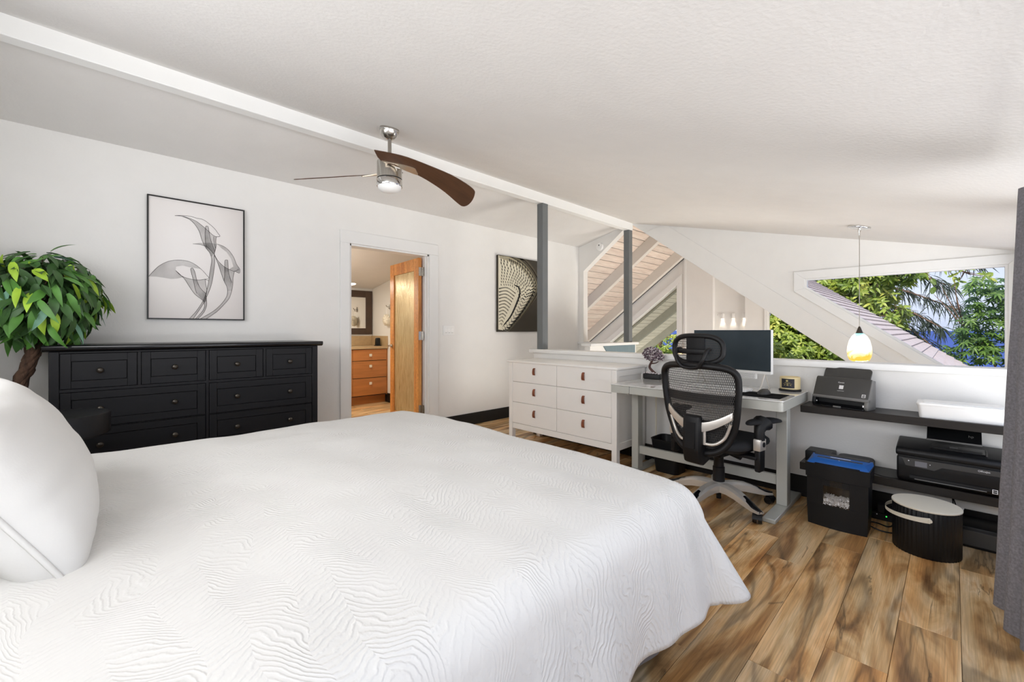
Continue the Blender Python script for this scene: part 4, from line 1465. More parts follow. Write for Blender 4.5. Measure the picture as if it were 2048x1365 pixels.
obj('exit_tray', G().prism([(-0.03, 0.0), (-0.032, 0.006), (0.04, 0.020), (0.04, 0.0)], 'y', -hwid + .018, hwid - .016, 0.002), 'plastic_black_gloss', sc, True)
obj('tray_catch', G().box((-0.034, -0.022, 0.001), (-0.028, 0.022, 0.012), 0.002), 'plastic_mid_grey', sc, True)
ft = obj('feed_tray', G().prism(rrect(-0.132, 0.132, 0.0, 0.108, 0.022, 5, (0, 0, 1, 1)), 'z', 0.0, 0.008, 0.002), 'plastic_charcoal', sc, True)
ft.data.transform(Matrix.Translation((0.073, 0, 0.155)) @ Matrix.Rotation(R(-28), 4, 'Y').inverted() @ Matrix(((0, 0, 1, 0), (1, 0, 0, 0), (0, 1, 0, 0), (0, 0, 0, 1))))
def on_cover(y, f, off=0.0010):
    # point on the leaning front cover at height fraction f
    return Vector((0.0 + 0.052 * f - off * .9, y, 0.066 + 0.12 * f + off * .4))
def cover_rot():
    xa = Vector((0, -1, 0)); ya = Vector((0.398, 0, 0.917)); za = xa.cross(ya)
    return Matrix((xa, ya, za)).transposed().to_euler()
words('Canon', 0.013, 'white_print', sc, on_cover(0.005, 0.76), cover_rot())
words('imageFORMULA', 0.0055, 'white_print', sc, on_cover(0.0, 0.33), cover_rot())
def decal(y0, y1, f0, f1, m, name='badge'):
    g = G().poly([on_cover(y0, f0), on_cover(y1, f0), on_cover(y1, f1), on_cover(y0, f1)])
    return obj(name, g, m, sc, True, smooth=0)
decal(0.012, -0.012, 0.43, 0.62, 'white_print')
decal(-0.118, -0.138, 0.10, 0.26, 'white_print', 'energy_badge')
o = decal(-0.121, -0.135, 0.19, 0.23, 'plastic_charcoal', 'energy_badge_line')
for v_ in o.data.vertices: v_.co.x -= .0004
o = decal(-0.121, -0.135, 0.12, 0.17, 'plastic_charcoal', 'energy_badge_line')
for v_ in o.data.vertices: v_.co.x -= .0004
obj('led', G().ball((-0.006, 0.128, 0.028), 0.004, n=8, m=5), 'led_white', sc, True)
obj('led', G().box((-0.008, -0.138, 0.020), (-0.004, -0.128, 0.032)), 'led_white', sc, True)

bx = thing('lidded_box', 'shallow white lidded box at the right of the upper wall shelf', 'box', (3.475, -0.03, 0.682))
bp = lambda k: rrect(3.392 - k, 3.565 + k, -0.205 - k, 0.143 + k, 0.02, 5)
obj('body', G().frustum(rrect(3.40, 3.557, -0.197, 0.135, 0.02, 5), bp(0), 0.682, 0.752), 'white_plastic', bx)
obj('lid', G().prism(bp(0.004), 'z', 0.752, 0.767, 0.003, 2), 'white_plastic', bx)
obj('lid_ridge', G().prism(rrect(3.415, 3.545, -0.185, 0.122, 0.012, 4), 'z', 0.767, 0.771, 0.001), 'white_plastic', bx)

pr = thing('printer', 'black all-in-one inkjet printer on the lower wall shelf', 'printer', (3.48, 0.008, 0.304))
py0, py1 = -0.212, 0.228
g = G()
sec = [(3.40, 0.304), (3.372, 0.312), (3.355, 0.335), (3.349, 0.40), (3.352, 0.455), (3.60, 0.455), (3.60, 0.304)]
g.prism(sec, 'y', py0, py1, 0.012, 3)
obj('body', g, 'plastic_black', pr)
sec = [(3.350, 0.459), (3.343, 0.475), (3.347, 0.493), (3.368, 0.503), (3.45, 0.513), (3.598, 0.527), (3.605, 0.459)]
obj('scanner_lid', G().prism(sec, 'y', py0 - .004, py1 + .004, 0.008, 3), 'plastic_black', pr)
obj('lid_gap', G().box((3.353, py0 + .006, 0.452), (3.59, py1 - .006, 0.462)), 'groove_dark', pr)
obj('feeder_recess', G().prism([(3.408, 0.5085), (3.50, 0.519), (3.50, 0.523), (3.408, 0.5125)], 'y', -0.125, 0.088, 0.001), 'plastic_black_gloss', pr)
obj('feeder_rim', G().box((3.40, -0.131, 0.507), (3.50, -0.124, 0.527)), 'plastic_charcoal', pr)
obj('feeder_guide', G().box((3.45, -0.02, 0.516), (3.47, 0.012, 0.525)), 'plastic_charcoal', pr)
obj('paper_support', G().prism([(3.497, 0.548), (3.502, 0.545), (3.585, 0.625), (3.580, 0.628)], 'y', -0.113, 0.106, 0.001), 'plastic_black', pr)
obj('support_edge', G().box((3.490, -0.115, 0.540), (3.499, 0.108, 0.549), 0.002), 'plastic_mid_grey', pr)
words('hp', 0.022, 'plastic_mid_grey', pr, (3.540 - .012, -0.072, 0.581), (R(44), 0, R(-90)), local=False)
pn = obj('control_panel', G().prism([(0.205, 0.447), (0.19, 0.405), (0.072, 0.397), (0.055, 0.408), (0.04, 0.420), (-0.19, 0.420), (-0.205, 0.447)], 'x', 3.346, 3.352, 0.001), 'plastic_charcoal', pr)
obj('touch_screen', G().box((3.3445, 0.100, 0.407), (3.3462, 0.150, 0.436)), 'screen_grey', pn)
obj('power_light', G().cyl((3.3445, 0.176, 0.434), (3.3462, 0.176, 0.434), 0.0028, n=8), 'led_white', pn)
obj('wireless_light', G().cyl((3.3445, 0.088, 0.427), (3.3462, 0.088, 0.427), 0.0022, n=8), 'led_white', pn)
words('OfficeJet', 0.0125, 'white_print', pn, (3.3452, -0.115, 0.437), (R(90), 0, R(-90)), local=False)
obj('tray_edge', G().box((3.346, -0.125, 0.331), (3.352, 0.152, 0.3355), 0.001), 'plastic_mid_grey', pr)
obj('output_slot', G().box((3.3485, -0.14, 0.337), (3.353, 0.172, 0.352)), 'groove_dark', pr)
eb = obj('energy_badge', G().box((3.3495, -0.164, 0.329), (3.3515, -0.144, 0.351)), 'white_print', pr)
obj('energy_badge_line', G().box((3.349, -0.161, 0.3415), (3.35, -0.147, 0.348)).box((3.349, -0.161, 0.332), (3.35, -0.147, 0.339)), 'plastic_black', eb)

# black boxes on the lower shelf
rt = thing('router', 'small black box on the left end of the lower wall shelf', 'router', (3.50, 0.612, 0.304))
obj('body', G().box((3.435, 0.545, 0.304), (3.585, 0.695, 0.372), 0.006, 2), 'plastic_black', rt)
obj('top_panel', G().box((3.445, 0.555, 0.372), (3.575, 0.685, 0.3735), 0.0005), 'plastic_charcoal', rt)
spk = thing('wireless_hub', 'low rounded black hub on the lower wall shelf beside the small black box', 'hub', (3.50, 0.435, 0.304))
obj('body', G().prism(rrect(3.43, 3.59, 0.345, 0.53, 0.04, 6), 'z', 0.304, 0.362, 0.014, 3), 'plastic_black', spk)
obj('foot', G().prism(rrect(3.45, 3.57, 0.365, 0.51, 0.03, 6), 'z', 0.3041, 0.308), 'groove_dark', spk)
pad = obj('mat', G().lathe([(0.085, 0.304), (0.087, 0.3055), (0.085, 0.3075)], 3.475, 0.27, 40), 'plastic_charcoal')
tag(pad, 'flat round dark mat on the lower wall shelf beside the printer', 'mat')

# ---------------------------------------------------------------- paper shredder
sh = thing('paper_shredder', 'black paper shredder with blue top and window full of white shreds', 'shredder', (3.23, 0.478, 0))
def bow(x0, x1, y0, y1, b):
    n = 8
    return [(x0 - b * math.sin(PI * k / n), y0 + (y1 - y0) * k / n) for k in range(n + 1)] + [(x1, y1), (x1, y0)]
F0 = bow(3.152, 3.30, 0.340, 0.622, 0.022)
F1 = bow(3.150, 3.335, 0.325, 0.635, 0.022)
g = G()
n = 9
WY0, WY1, WZ0, WZ1 = 0.418, 0.544, 0.134, 0.285
# bin: front built round the window
g.frustum(bow(3.154, 3.30, 0.340, 0.622, 0.020), bow(3.153, 3.315, 0.334, 0.628, 0.020), 0.0, WZ0)
for a, b in ((0.334, WY0), (WY1, 0.628)):
    g.frustum([(3.153 - 0.018 * math.sin(PI * (y - .334) / .294), y) for y in [a + (b - a) * k / 4 for k in range(5)]] + [(3.315, b), (3.315, a)],
              [(3.152 - 0.018 * math.sin(PI * (y - .334) / .294), y) for y in [a + (b - a) * k / 4 for k in range(5)]] + [(3.325, b), (3.325, a)], WZ0, WZ1)
g.box((3.25, WY0 - .01, WZ0), (3.315, WY1 + .01, WZ1))
obj('bin', g, 'plastic_black', sh)
obj('shred_head', G().frustum(bow(3.150, 3.327, 0.328, 0.634, 0.022), F1, WZ1 + .0025, 0.371), 'plastic_black', sh)
obj('head_gap', G().frustum(bow(3.156, 3.32, 0.335, 0.628, 0.02), bow(3.156, 3.32, 0.335, 0.628, 0.02), WZ1, WZ1 + .003), 'groove_dark', sh)
t = NT('shredder_window'); t.n.remove(t.b)
tr = t.new('ShaderNodeBsdfTransparent'); tr.inputs[0].default_value = (0.8, 0.78, 0.75, 1)
gl = t.new('ShaderNodeBsdfGlossy'); gl.inputs['Roughness'].default_value = 0.08; gl.inputs[0].default_value = (.5, .5, .5, 1)
mx = t.new('ShaderNodeMixShader'); mx.inputs[0].default_value = 0.10
t.link(tr.outputs[0], mx.inputs[1]); t.link(gl.outputs[0], mx.inputs[2]); t.link(mx.outputs[0], t.out.inputs[0])
MATS['shredder_window'] = t.m
rows = [[(3.1535 - 0.0185 * math.sin(PI * (y - .334) / .294), y, z) for y in [WY0 + (WY1 - WY0) * k / 6 for k in range(7)]] for z in (WZ0, WZ1)]
obj('window', G().grid(rows), 'shredder_window', sh)
obj('window_ribs', G().box((3.136, WY0, WZ1 - .036), (3.145, WY1, WZ1), 0.001).box((3.1335, WY0, WZ1 - .03), (3.137, WY1, WZ1 - .027)).box((3.1335, WY0, WZ1 - .02), (3.137, WY1, WZ1 - .017)).box((3.1335, WY0, WZ1 - .01), (3.137, WY1, WZ1 - .007)), 'plastic_black', sh)
g = G()
rs = random.Random(21)
for k in range(900):
    y = rs.uniform(WY0 + .002, WY1 - .002)
    hgt_ = 0.048 + 0.012 * noise.noise(Vector((y * 30, 1, 2)))
    z = WZ0 + 0.003 + hgt_ * rs.random() ** 0.6
    x = 3.150 - 0.0165 * math.sin(PI * (y - .334) / .294) + rs.uniform(0, .075) * (1 if z > WZ0 + hgt_ * .75 else .25)
    mt = Matrix.Rotation(rs.uniform(0, 6), 3, 'X') @ Matrix.Rotation(rs.uniform(-.8, .8), 3, 'Y')
    l, w = rs.uniform(.003, .006), rs.uniform(.0012, .002)
    pts = [Vector((x, y, z)) + mt @ Vector(p) for p in ((0, -l, -w), (0, l, -w), (0.001, l, w), (0.001, -l, w))]
    g.poly(pts)
o = obj('paper_shreds', g, 'shred_paper', sh, smooth=0); o['kind'] = 'stuff'
# blue top frame, bevelled, with the feed slot
A = [(3.150, 0.325), (3.150, 0.635), (3.335, 0.635), (3.335, 0.325)]
B = [(3.185, 0.350), (3.185, 0.610), (3.325, 0.610), (3.325, 0.350)]
g = G().frustum([(3.158, 0.332), (3.150, 0.345), (3.150, 0.615), (3.158, 0.628), (3.335, 0.632), (3.335, 0.328)], [(3.20, 0.355), (3.195, 0.365), (3.195, 0.595), (3.2, 0.605), (3.330, 0.628), (3.330, 0.332)], 0.371, 0.392)
obj('blue_top', g, 'shredder_blue', sh)
obj('front_rim', G().prism([(3.128, .371), (3.165, .371), (3.178, .3815), (3.165, .3755)], 'y', 0.372, 0.588, 0.001), 'plastic_black', sh)
obj('feed_slot', G().box((3.235, 0.37, 0.3915), (3.255, 0.59, 0.3935)), 'plastic_charcoal', sh)
obj('print', G().box((3.275, 0.43, 0.392), (3.285, 0.53, 0.3928)).box((3.22, 0.475, 0.392), (3.225, 0.481, 0.3928)), 'white_print', sh)
obj('rear_panel', G().box((3.30, 0.345, 0.390), (3.334, 0.615, 0.400), 0.002), 'plastic_charcoal', sh)

# ---------------------------------------------------------------- fluted black bucket with cream lid and handle
bk = thing('fluted_bucket', 'round black fluted bucket with cream lid and cream carrying handle on the floor', 'bucket', (3.2, 0.1, 0))
nf = 46
def flute(a, r, z): return r - 0.0035 * (0.5 + 0.5 * math.cos(a * nf))
obj('body', G().lathe([(0.133, 0.0), (0.136, 0.004), (0.137, 0.235), (0.134, 0.242)], 3.2, 0.1, nf * 4, f=flute), 'plastic_black', bk, smooth=60)
obj('lid', G().lathe([(0.137, 0.242), (0.139, 0.244), (0.139, 0.250), (0.137, 0.252)], 3.2, 0.1, 72), 'cream', bk)
g = G()
n = 26
top, bot = [], []
for k in range(n + 1):
    f = k / n
    a = R(188 - 176 * f)          # swung round the left of the bucket
    r = 0.146 + 0.020 * math.sin(PI * f)
    dz = -0.010 * math.sin(PI * f)
    w = 0.0135 - 0.005 * math.sin(PI * f)
    zc = 0.205 + dz
    x, y = 3.2 + r * math.cos(a), 0.1 + r * math.sin(a)
    top.append((x, y, zc + w)); bot.append((x, y, zc - w))
g.grid([bot, top], (0.004, 0, 0))
hd = obj('handle', g, 'cream', bk)
for a in (R(188), R(12)):
    p = Vector((3.2 + 0.136 * math.cos(a), 0.1 + 0.136 * math.sin(a), 0.205))
    q = Vector((3.2 + 0.153 * math.cos(a), 0.1 + 0.153 * math.sin(a), 0.205))
    obj('pivot', G().cyl(p, q, 0.008, n=10), 'cream', bk)

# cables and small electrics below the lower shelf
ps = thing('power_strip', 'black power strip with plugs on the floor behind the fluted bucket', 'power strip', (3.55, 0.24, 0))
obj('body', G().box((3.50, 0.05, 0.0), (3.56, 0.36, 0.045), 0.004), 'plastic_black', ps)
for y in (0.31, 0.25, 0.19, 0.12):
    obj('plug', G().box((3.495, y - .018, 0.046), (3.55, y + .018, 0.10), 0.004), 'plastic_black', ps)
obj('led', G().cyl((3.4985, 0.285, 0.03), (3.5, 0.285, 0.03), 0.004, n=8), emit_mat('led_green', '#3be05a', 1.5), ps)
obj('led', G().cyl((3.4985, 0.33, 0.034), (3.5, 0.33, 0.034), 0.003, n=8), 'led_white', ps)
obj('power_cord', G().tube(spline([(3.31, 0.36, 0.02), (3.30, 0.29, 0.006), (3.33, 0.22, 0.005), (3.42, 0.20, 0.005), (3.51, 0.17, 0.012)], 8), 0.004, 8), 'plastic_black', sh)
obj('power_cord', G().tube(spline([(3.33, 0.45, 0.008), (3.42, 0.34, 0.005), (3.40, 0.27, 0.005), (3.47, 0.25, 0.005), (3.51, 0.26, 0.02)], 8), 0.004, 8), 'plastic_black', ps)
ups = thing('battery_backup', 'low black box on the floor under the printer beside the curtain', 'battery backup', (3.50, -0.10, 0))
obj('body', G().box((3.40, -0.195, 0.0), (3.60, -0.01, 0.115), 0.008, 2), 'plastic_black', ups)
obj('front_panel', G().box((3.396, -0.17, 0.015), (3.401, -0.035, 0.095), 0.002), 'plastic_charcoal', ups)
ad = thing('adapter', 'small grey adapter with white tag hanging above the black box by the bucket', 'adapter', (3.45, -0.005, 0.15))
obj('body', G().box((3.44, -0.022, 0.117), (3.465, 0.012, 0.160), 0.003), 'plastic_mid_grey', ad)
obj('tag', G().box((3.436, -0.006, 0.165), (3.438, 0.012, 0.205)), 'white_print', ad)
obj('label_strip', G().box((3.436, -0.045, 0.192), (3.438, 0.0, 0.203), mtx=Matrix.Translation((3.437, -.02, .2)) @ Matrix.Rotation(R(14), 4, 'X') @ Matrix.Translation((-3.437, .02, -.2))), 'white_print', ad)
obj('cord', G().tube(spline([(3.45, -0.004, 0.16), (3.47, -0.002, 0.20), (3.55, 0.0, 0.22), (3.60, -0.02, 0.13)], 5), 0.003, 6), 'plastic_black', ad)
# ---------------------------------------------------------------- ceiling fan
fan = thing('ceiling_fan', 'two-blade ceiling fan with dark curved blades and white light dome', 'ceiling fan', (1.515, 2.819, 2.632))
fx_, fy_ = 1.515, 2.819
mt = Matrix.Translation((fx_, fy_, 2.632)) @ Matrix.Rotation(math.atan(0.2426), 4, 'X')
obj('canopy', G().lathe([(0.066, 0.004), (0.068, -0.004), (0.066, -0.024), (0.058, -0.050), (0.042, -0.070), (0.028, -0.078)], 0, 0, 36, mtx=mt), 'brushed_nickel', fan)
obj('canopy_ring', G().lathe([(0.0685, -0.010), (0.0695, -0.013), (0.0685, -0.016)], 0, 0, 36, mtx=mt), 'chrome', fan)
obj('downrod', G().cyl((fx_, fy_, 2.40), (fx_, fy_, 2.58), 0.0135, n=16), 'brushed_nickel', fan)
obj('motor_housing', G().lathe([(0.06, 2.398), (0.083, 2.394), (0.087, 2.385), (0.087, 2.268)], fx_, fy_, 48), 'brushed_nickel', fan)
obj('groove_ring', G().lathe([(0.083, 2.268), (0.083, 2.261)], fx_, fy_, 40), 'groove_dark', fan)
obj('light_collar', G().lathe([(0.087, 2.261), (0.0895, 2.257), (0.0895, 2.215), (0.087, 2.211)], fx_, fy_, 48), 'chrome', fan)
obj('light_dome', G().lathe([(0.084, 2.224), (0.084, 2.212), (0.078, 2.196), (0.060, 2.180), (0.034, 2.171), (0.004, 2.169)], fx_, fy_, 40), 'frost_white', fan, smooth=80)
BL = [(-0.177, -0.119, 0.083), (-0.092, -0.178, 0.070), (0.008, -0.234, 0.052), (0.154, -0.286, 0.018), (0.294, -0.327, -0.016), (0.420, -0.342, -0.052), (0.506, -0.335, -0.080), (0.540, -0.301, -0.098), (0.569, -0.234, -0.123), (0.579, -0.166, -0.141), (0.560, -0.127, -0.145), (0.512, -0.125, -0.130), (0.375, -0.151, -0.082), (0.249, -0.155, -0.041), (0.137, -0.146, -0.009), (0.018, -0.117, 0.021), (-0.101, -0.069, 0.048)]
HD = [(-0.099, -0.074, 0.049), (0.001, -0.146, 0.033), (0.06, -0.178, 0.022), (0.092, -0.190, 0.014), (0.113, -0.177, 0.006), (0.134, -0.150, -0.007), (0.034, -0.10, 0.024), (-0.03, -0.05, 0.05)]
nb_ = Vector((0.28975, 0.216, 0.9324))
def flat_plate(pts, off0, off1):
    g = G()
    lo = [g.bm.verts.new(p + nb_ * off0) for p in pts]
    hi = [g.bm.verts.new(p + nb_ * off1) for p in pts]
    fs = [g.bm.faces.new(lo[::-1]), g.bm.faces.new(hi)]
    k = len(pts)
    for i in range(k):
        fs.append(g.bm.faces.new((lo[i], lo[(i + 1) % k], hi[(i + 1) % k], hi[i])))
    bmesh.ops.recalc_face_normals(g.bm, faces=fs)
    return g
for sgn in (1, -1):
    M2 = Matrix.Rotation(0 if sgn > 0 else PI, 4, 'Z')
    c0 = Vector((0, 0, 2.304 - 2.632))
    g = flat_plate([Vector(p) for p in spline(BL + BL[:1], 3)[:-1]], 0.0, 0.006)
    for v_ in g.bm.verts: v_.co = M2 @ v_.co + c0
    b_ = obj('blade', g, 'blade_wood', fan, True, smooth=30)
    g = flat_plate([Vector(p) for p in spline(HD + HD[:1], 3)[:-1]], -0.007, -0.0005)
    for v_ in g.bm.verts: v_.co = M2 @ v_.co + c0
    obj('blade_holder', g, 'blade_holder_warm_tint', b_, True, smooth=30)
    g = G().tube([M2 @ Vector((-0.03, -0.05, 0.045)) + c0, M2 @ Vector((0.03, -0.10, 0.022)) + c0], [0.02, 0.012], 8)
    obj('holder_arm', g, 'brushed_nickel', b_, True)

# ---------------------------------------------------------------- pendant lamp over the stairwell
pd = thing('pendant_lamp', 'glowing pendant lamp with egg-shaped blue and amber glass shade over the stairwell', 'pendant lamp', (4.77, 0.566, 2.086))
px_, py_ = 4.77, 0.566
mt = Matrix.Translation((px_, py_, 2.086)) @ Matrix.Rotation(math.atan(0.2426), 4, 'X')
obj('canopy', G().lathe([(0.080, 0.003), (0.082, -0.004), (0.080, -0.013), (0.070, -0.016)], 0, 0, 36, mtx=mt), 'chrome', pd)
obj('swivel', G().lathe([(0.010, 2.07), (0.012, 2.05), (0.006, 2.03), (0.006, 1.99)], px_, py_, 12), 'chrome', pd)
obj('cord', G().cyl((px_, py_, 1.21), (px_, py_, 2.02), 0.0028, n=8), 'brushed_nickel', pd)
obj('socket_cone', G().lathe([(0.005, 1.215), (0.008, 1.21), (0.020, 1.175), (0.026, 1.158), (0.026, 1.154)], px_, py_, 24), 'dark_metal_knob', pd)
t = NT('pendant_glass')
v = t.coords((1, 1, 1), 'Object')
sp = t.new('ShaderNodeSeparateXYZ'); t.link(v, sp.inputs[0])
nz = t.noise(v, 9, 3, 0.6, 1.6)
md = t.new('ShaderNodeMath', operation='MULTIPLY_ADD'); md.inputs[1].default_value = 0.16
t.link(nz, md.inputs[0])
ad_ = t.new('ShaderNodeMath', operation='ADD'); ad_.inputs[1].default_value = 1.18 - 0.08 - 0.01
t.link(sp.outputs['Z'], ad_.inputs[0])
t.link(ad_.outputs[0], md.inputs[2])
r_ = t.ramp([(0.03, lin('#d8b040')), (0.062, lin('#f0dca6')), (0.095, lin('#fff3da')), (0.17, lin('#fffaf0')), (0.225, lin('#f4f6f0')), (0.262, lin('#8fd0cf')), (0.30, lin('#cfe6e2'))])
t.link(md.outputs[0], r_.inputs['Fac'])
t.link(r_.outputs[0], t.b.inputs['Base Color']); t.link(r_.outputs[0], t.b.inputs['Emission Color'])
t.b.inputs['Emission Strength'].default_value = 0.95
t.set(Roughness=0.12)
MATS['pendant_glass'] = t.m
obj('glass_shade', G().lathe([(0.050, 0.912), (0.070, 0.922), (0.083, 0.955), (0.087, 0.995), (0.084, 1.04), (0.073, 1.09), (0.054, 1.13), (0.034, 1.152), (0.022, 1.158)], px_, py_, 40), 'pendant_glass', pd, smooth=80)
lamp('pendant_bulb', 'POINT', (px_, py_, 0.86), 1.2, (1, 0.85, 0.62), 0.05)

# ---------------------------------------------------------------- pictures on the back wall
pc = thing('flower_picture', 'thin black framed picture of three see-through grey lilies above the black chest', 'picture', (0.59, 4.2, 1.266))
PX0, PX1, PZ0, PZ1 = 0.276, 0.906, 1.266, 2.199
fw = 0.009
for a, b in (((PX0, PZ0), (PX0 + fw, PZ1)), ((PX1 - fw, PZ0), (PX1, PZ1)), ((PX0 + fw, PZ0), (PX1 - fw, PZ0 + fw)), ((PX0 + fw, PZ1 - fw), (PX1 - fw, PZ1))):
    obj('frame', G().box((a[0], 4.176, a[1]), (b[0], 4.208, b[1]), 0.001), 'frame_black', pc)
t = NT('picture_paper2')
v = t.coords((1, 1, 1), 'Generated')
sp = t.new('ShaderNodeSeparateXYZ'); t.link(v, sp.inputs[0])
gd = t.new('ShaderNodeTexGradient', gradient_type='SPHERICAL')
mp_ = t.new('ShaderNodeMapping'); mp_.inputs['Location'].default_value = (-0.35, 0, -0.60); mp_.inputs['Scale'].default_value = (1, 0, 0.95)
t.link(v, mp_.inputs[0]); t.link(mp_.outputs[0], gd.inputs[0])
r_ = t.ramp([(0.1, lin('#cfc9c6')), (0.55, lin('#e6e2df')), (0.9, lin('#eeebe9'))])
t.link(gd.outputs['Fac'], r_.inputs[0]); t.link(r_.outputs[0], t.b.inputs['Base Color'])
t.set(Roughness=0.75)
MATS['picture_paper2'] = t.m
obj('print', G().box((PX0 + fw, 4.187, PZ0 + fw), (PX1 - fw, 4.206, PZ1 - fw)), 'picture_paper2', pc, smooth=0)
t = NT('ink_wash'); 
t.b.inputs['Base Color'].default_value = lin('#3a3635'); t.set(Roughness=0.8)
tr = t.new('ShaderNodeBsdfTransparent'); mx = t.new('ShaderNodeMixShader')
v = t.coords((5, 1, 4), 'Object')
r_ = t.ramp([(0.3, (0.10,) * 3 + (1,)), (0.7, (0.32,) * 3 + (1,))])
t.link(t.noise(v, 1.5, 3), r_.inputs[0]); t.link(r_.outputs[0], mx.inputs[0])
t.link(tr.outputs[0], mx.inputs[1]); t.link(t.b.outputs[0], mx.inputs[2]); t.link(mx.outputs[0], t.out.inputs[0])
MATS['ink_wash'] = t.m
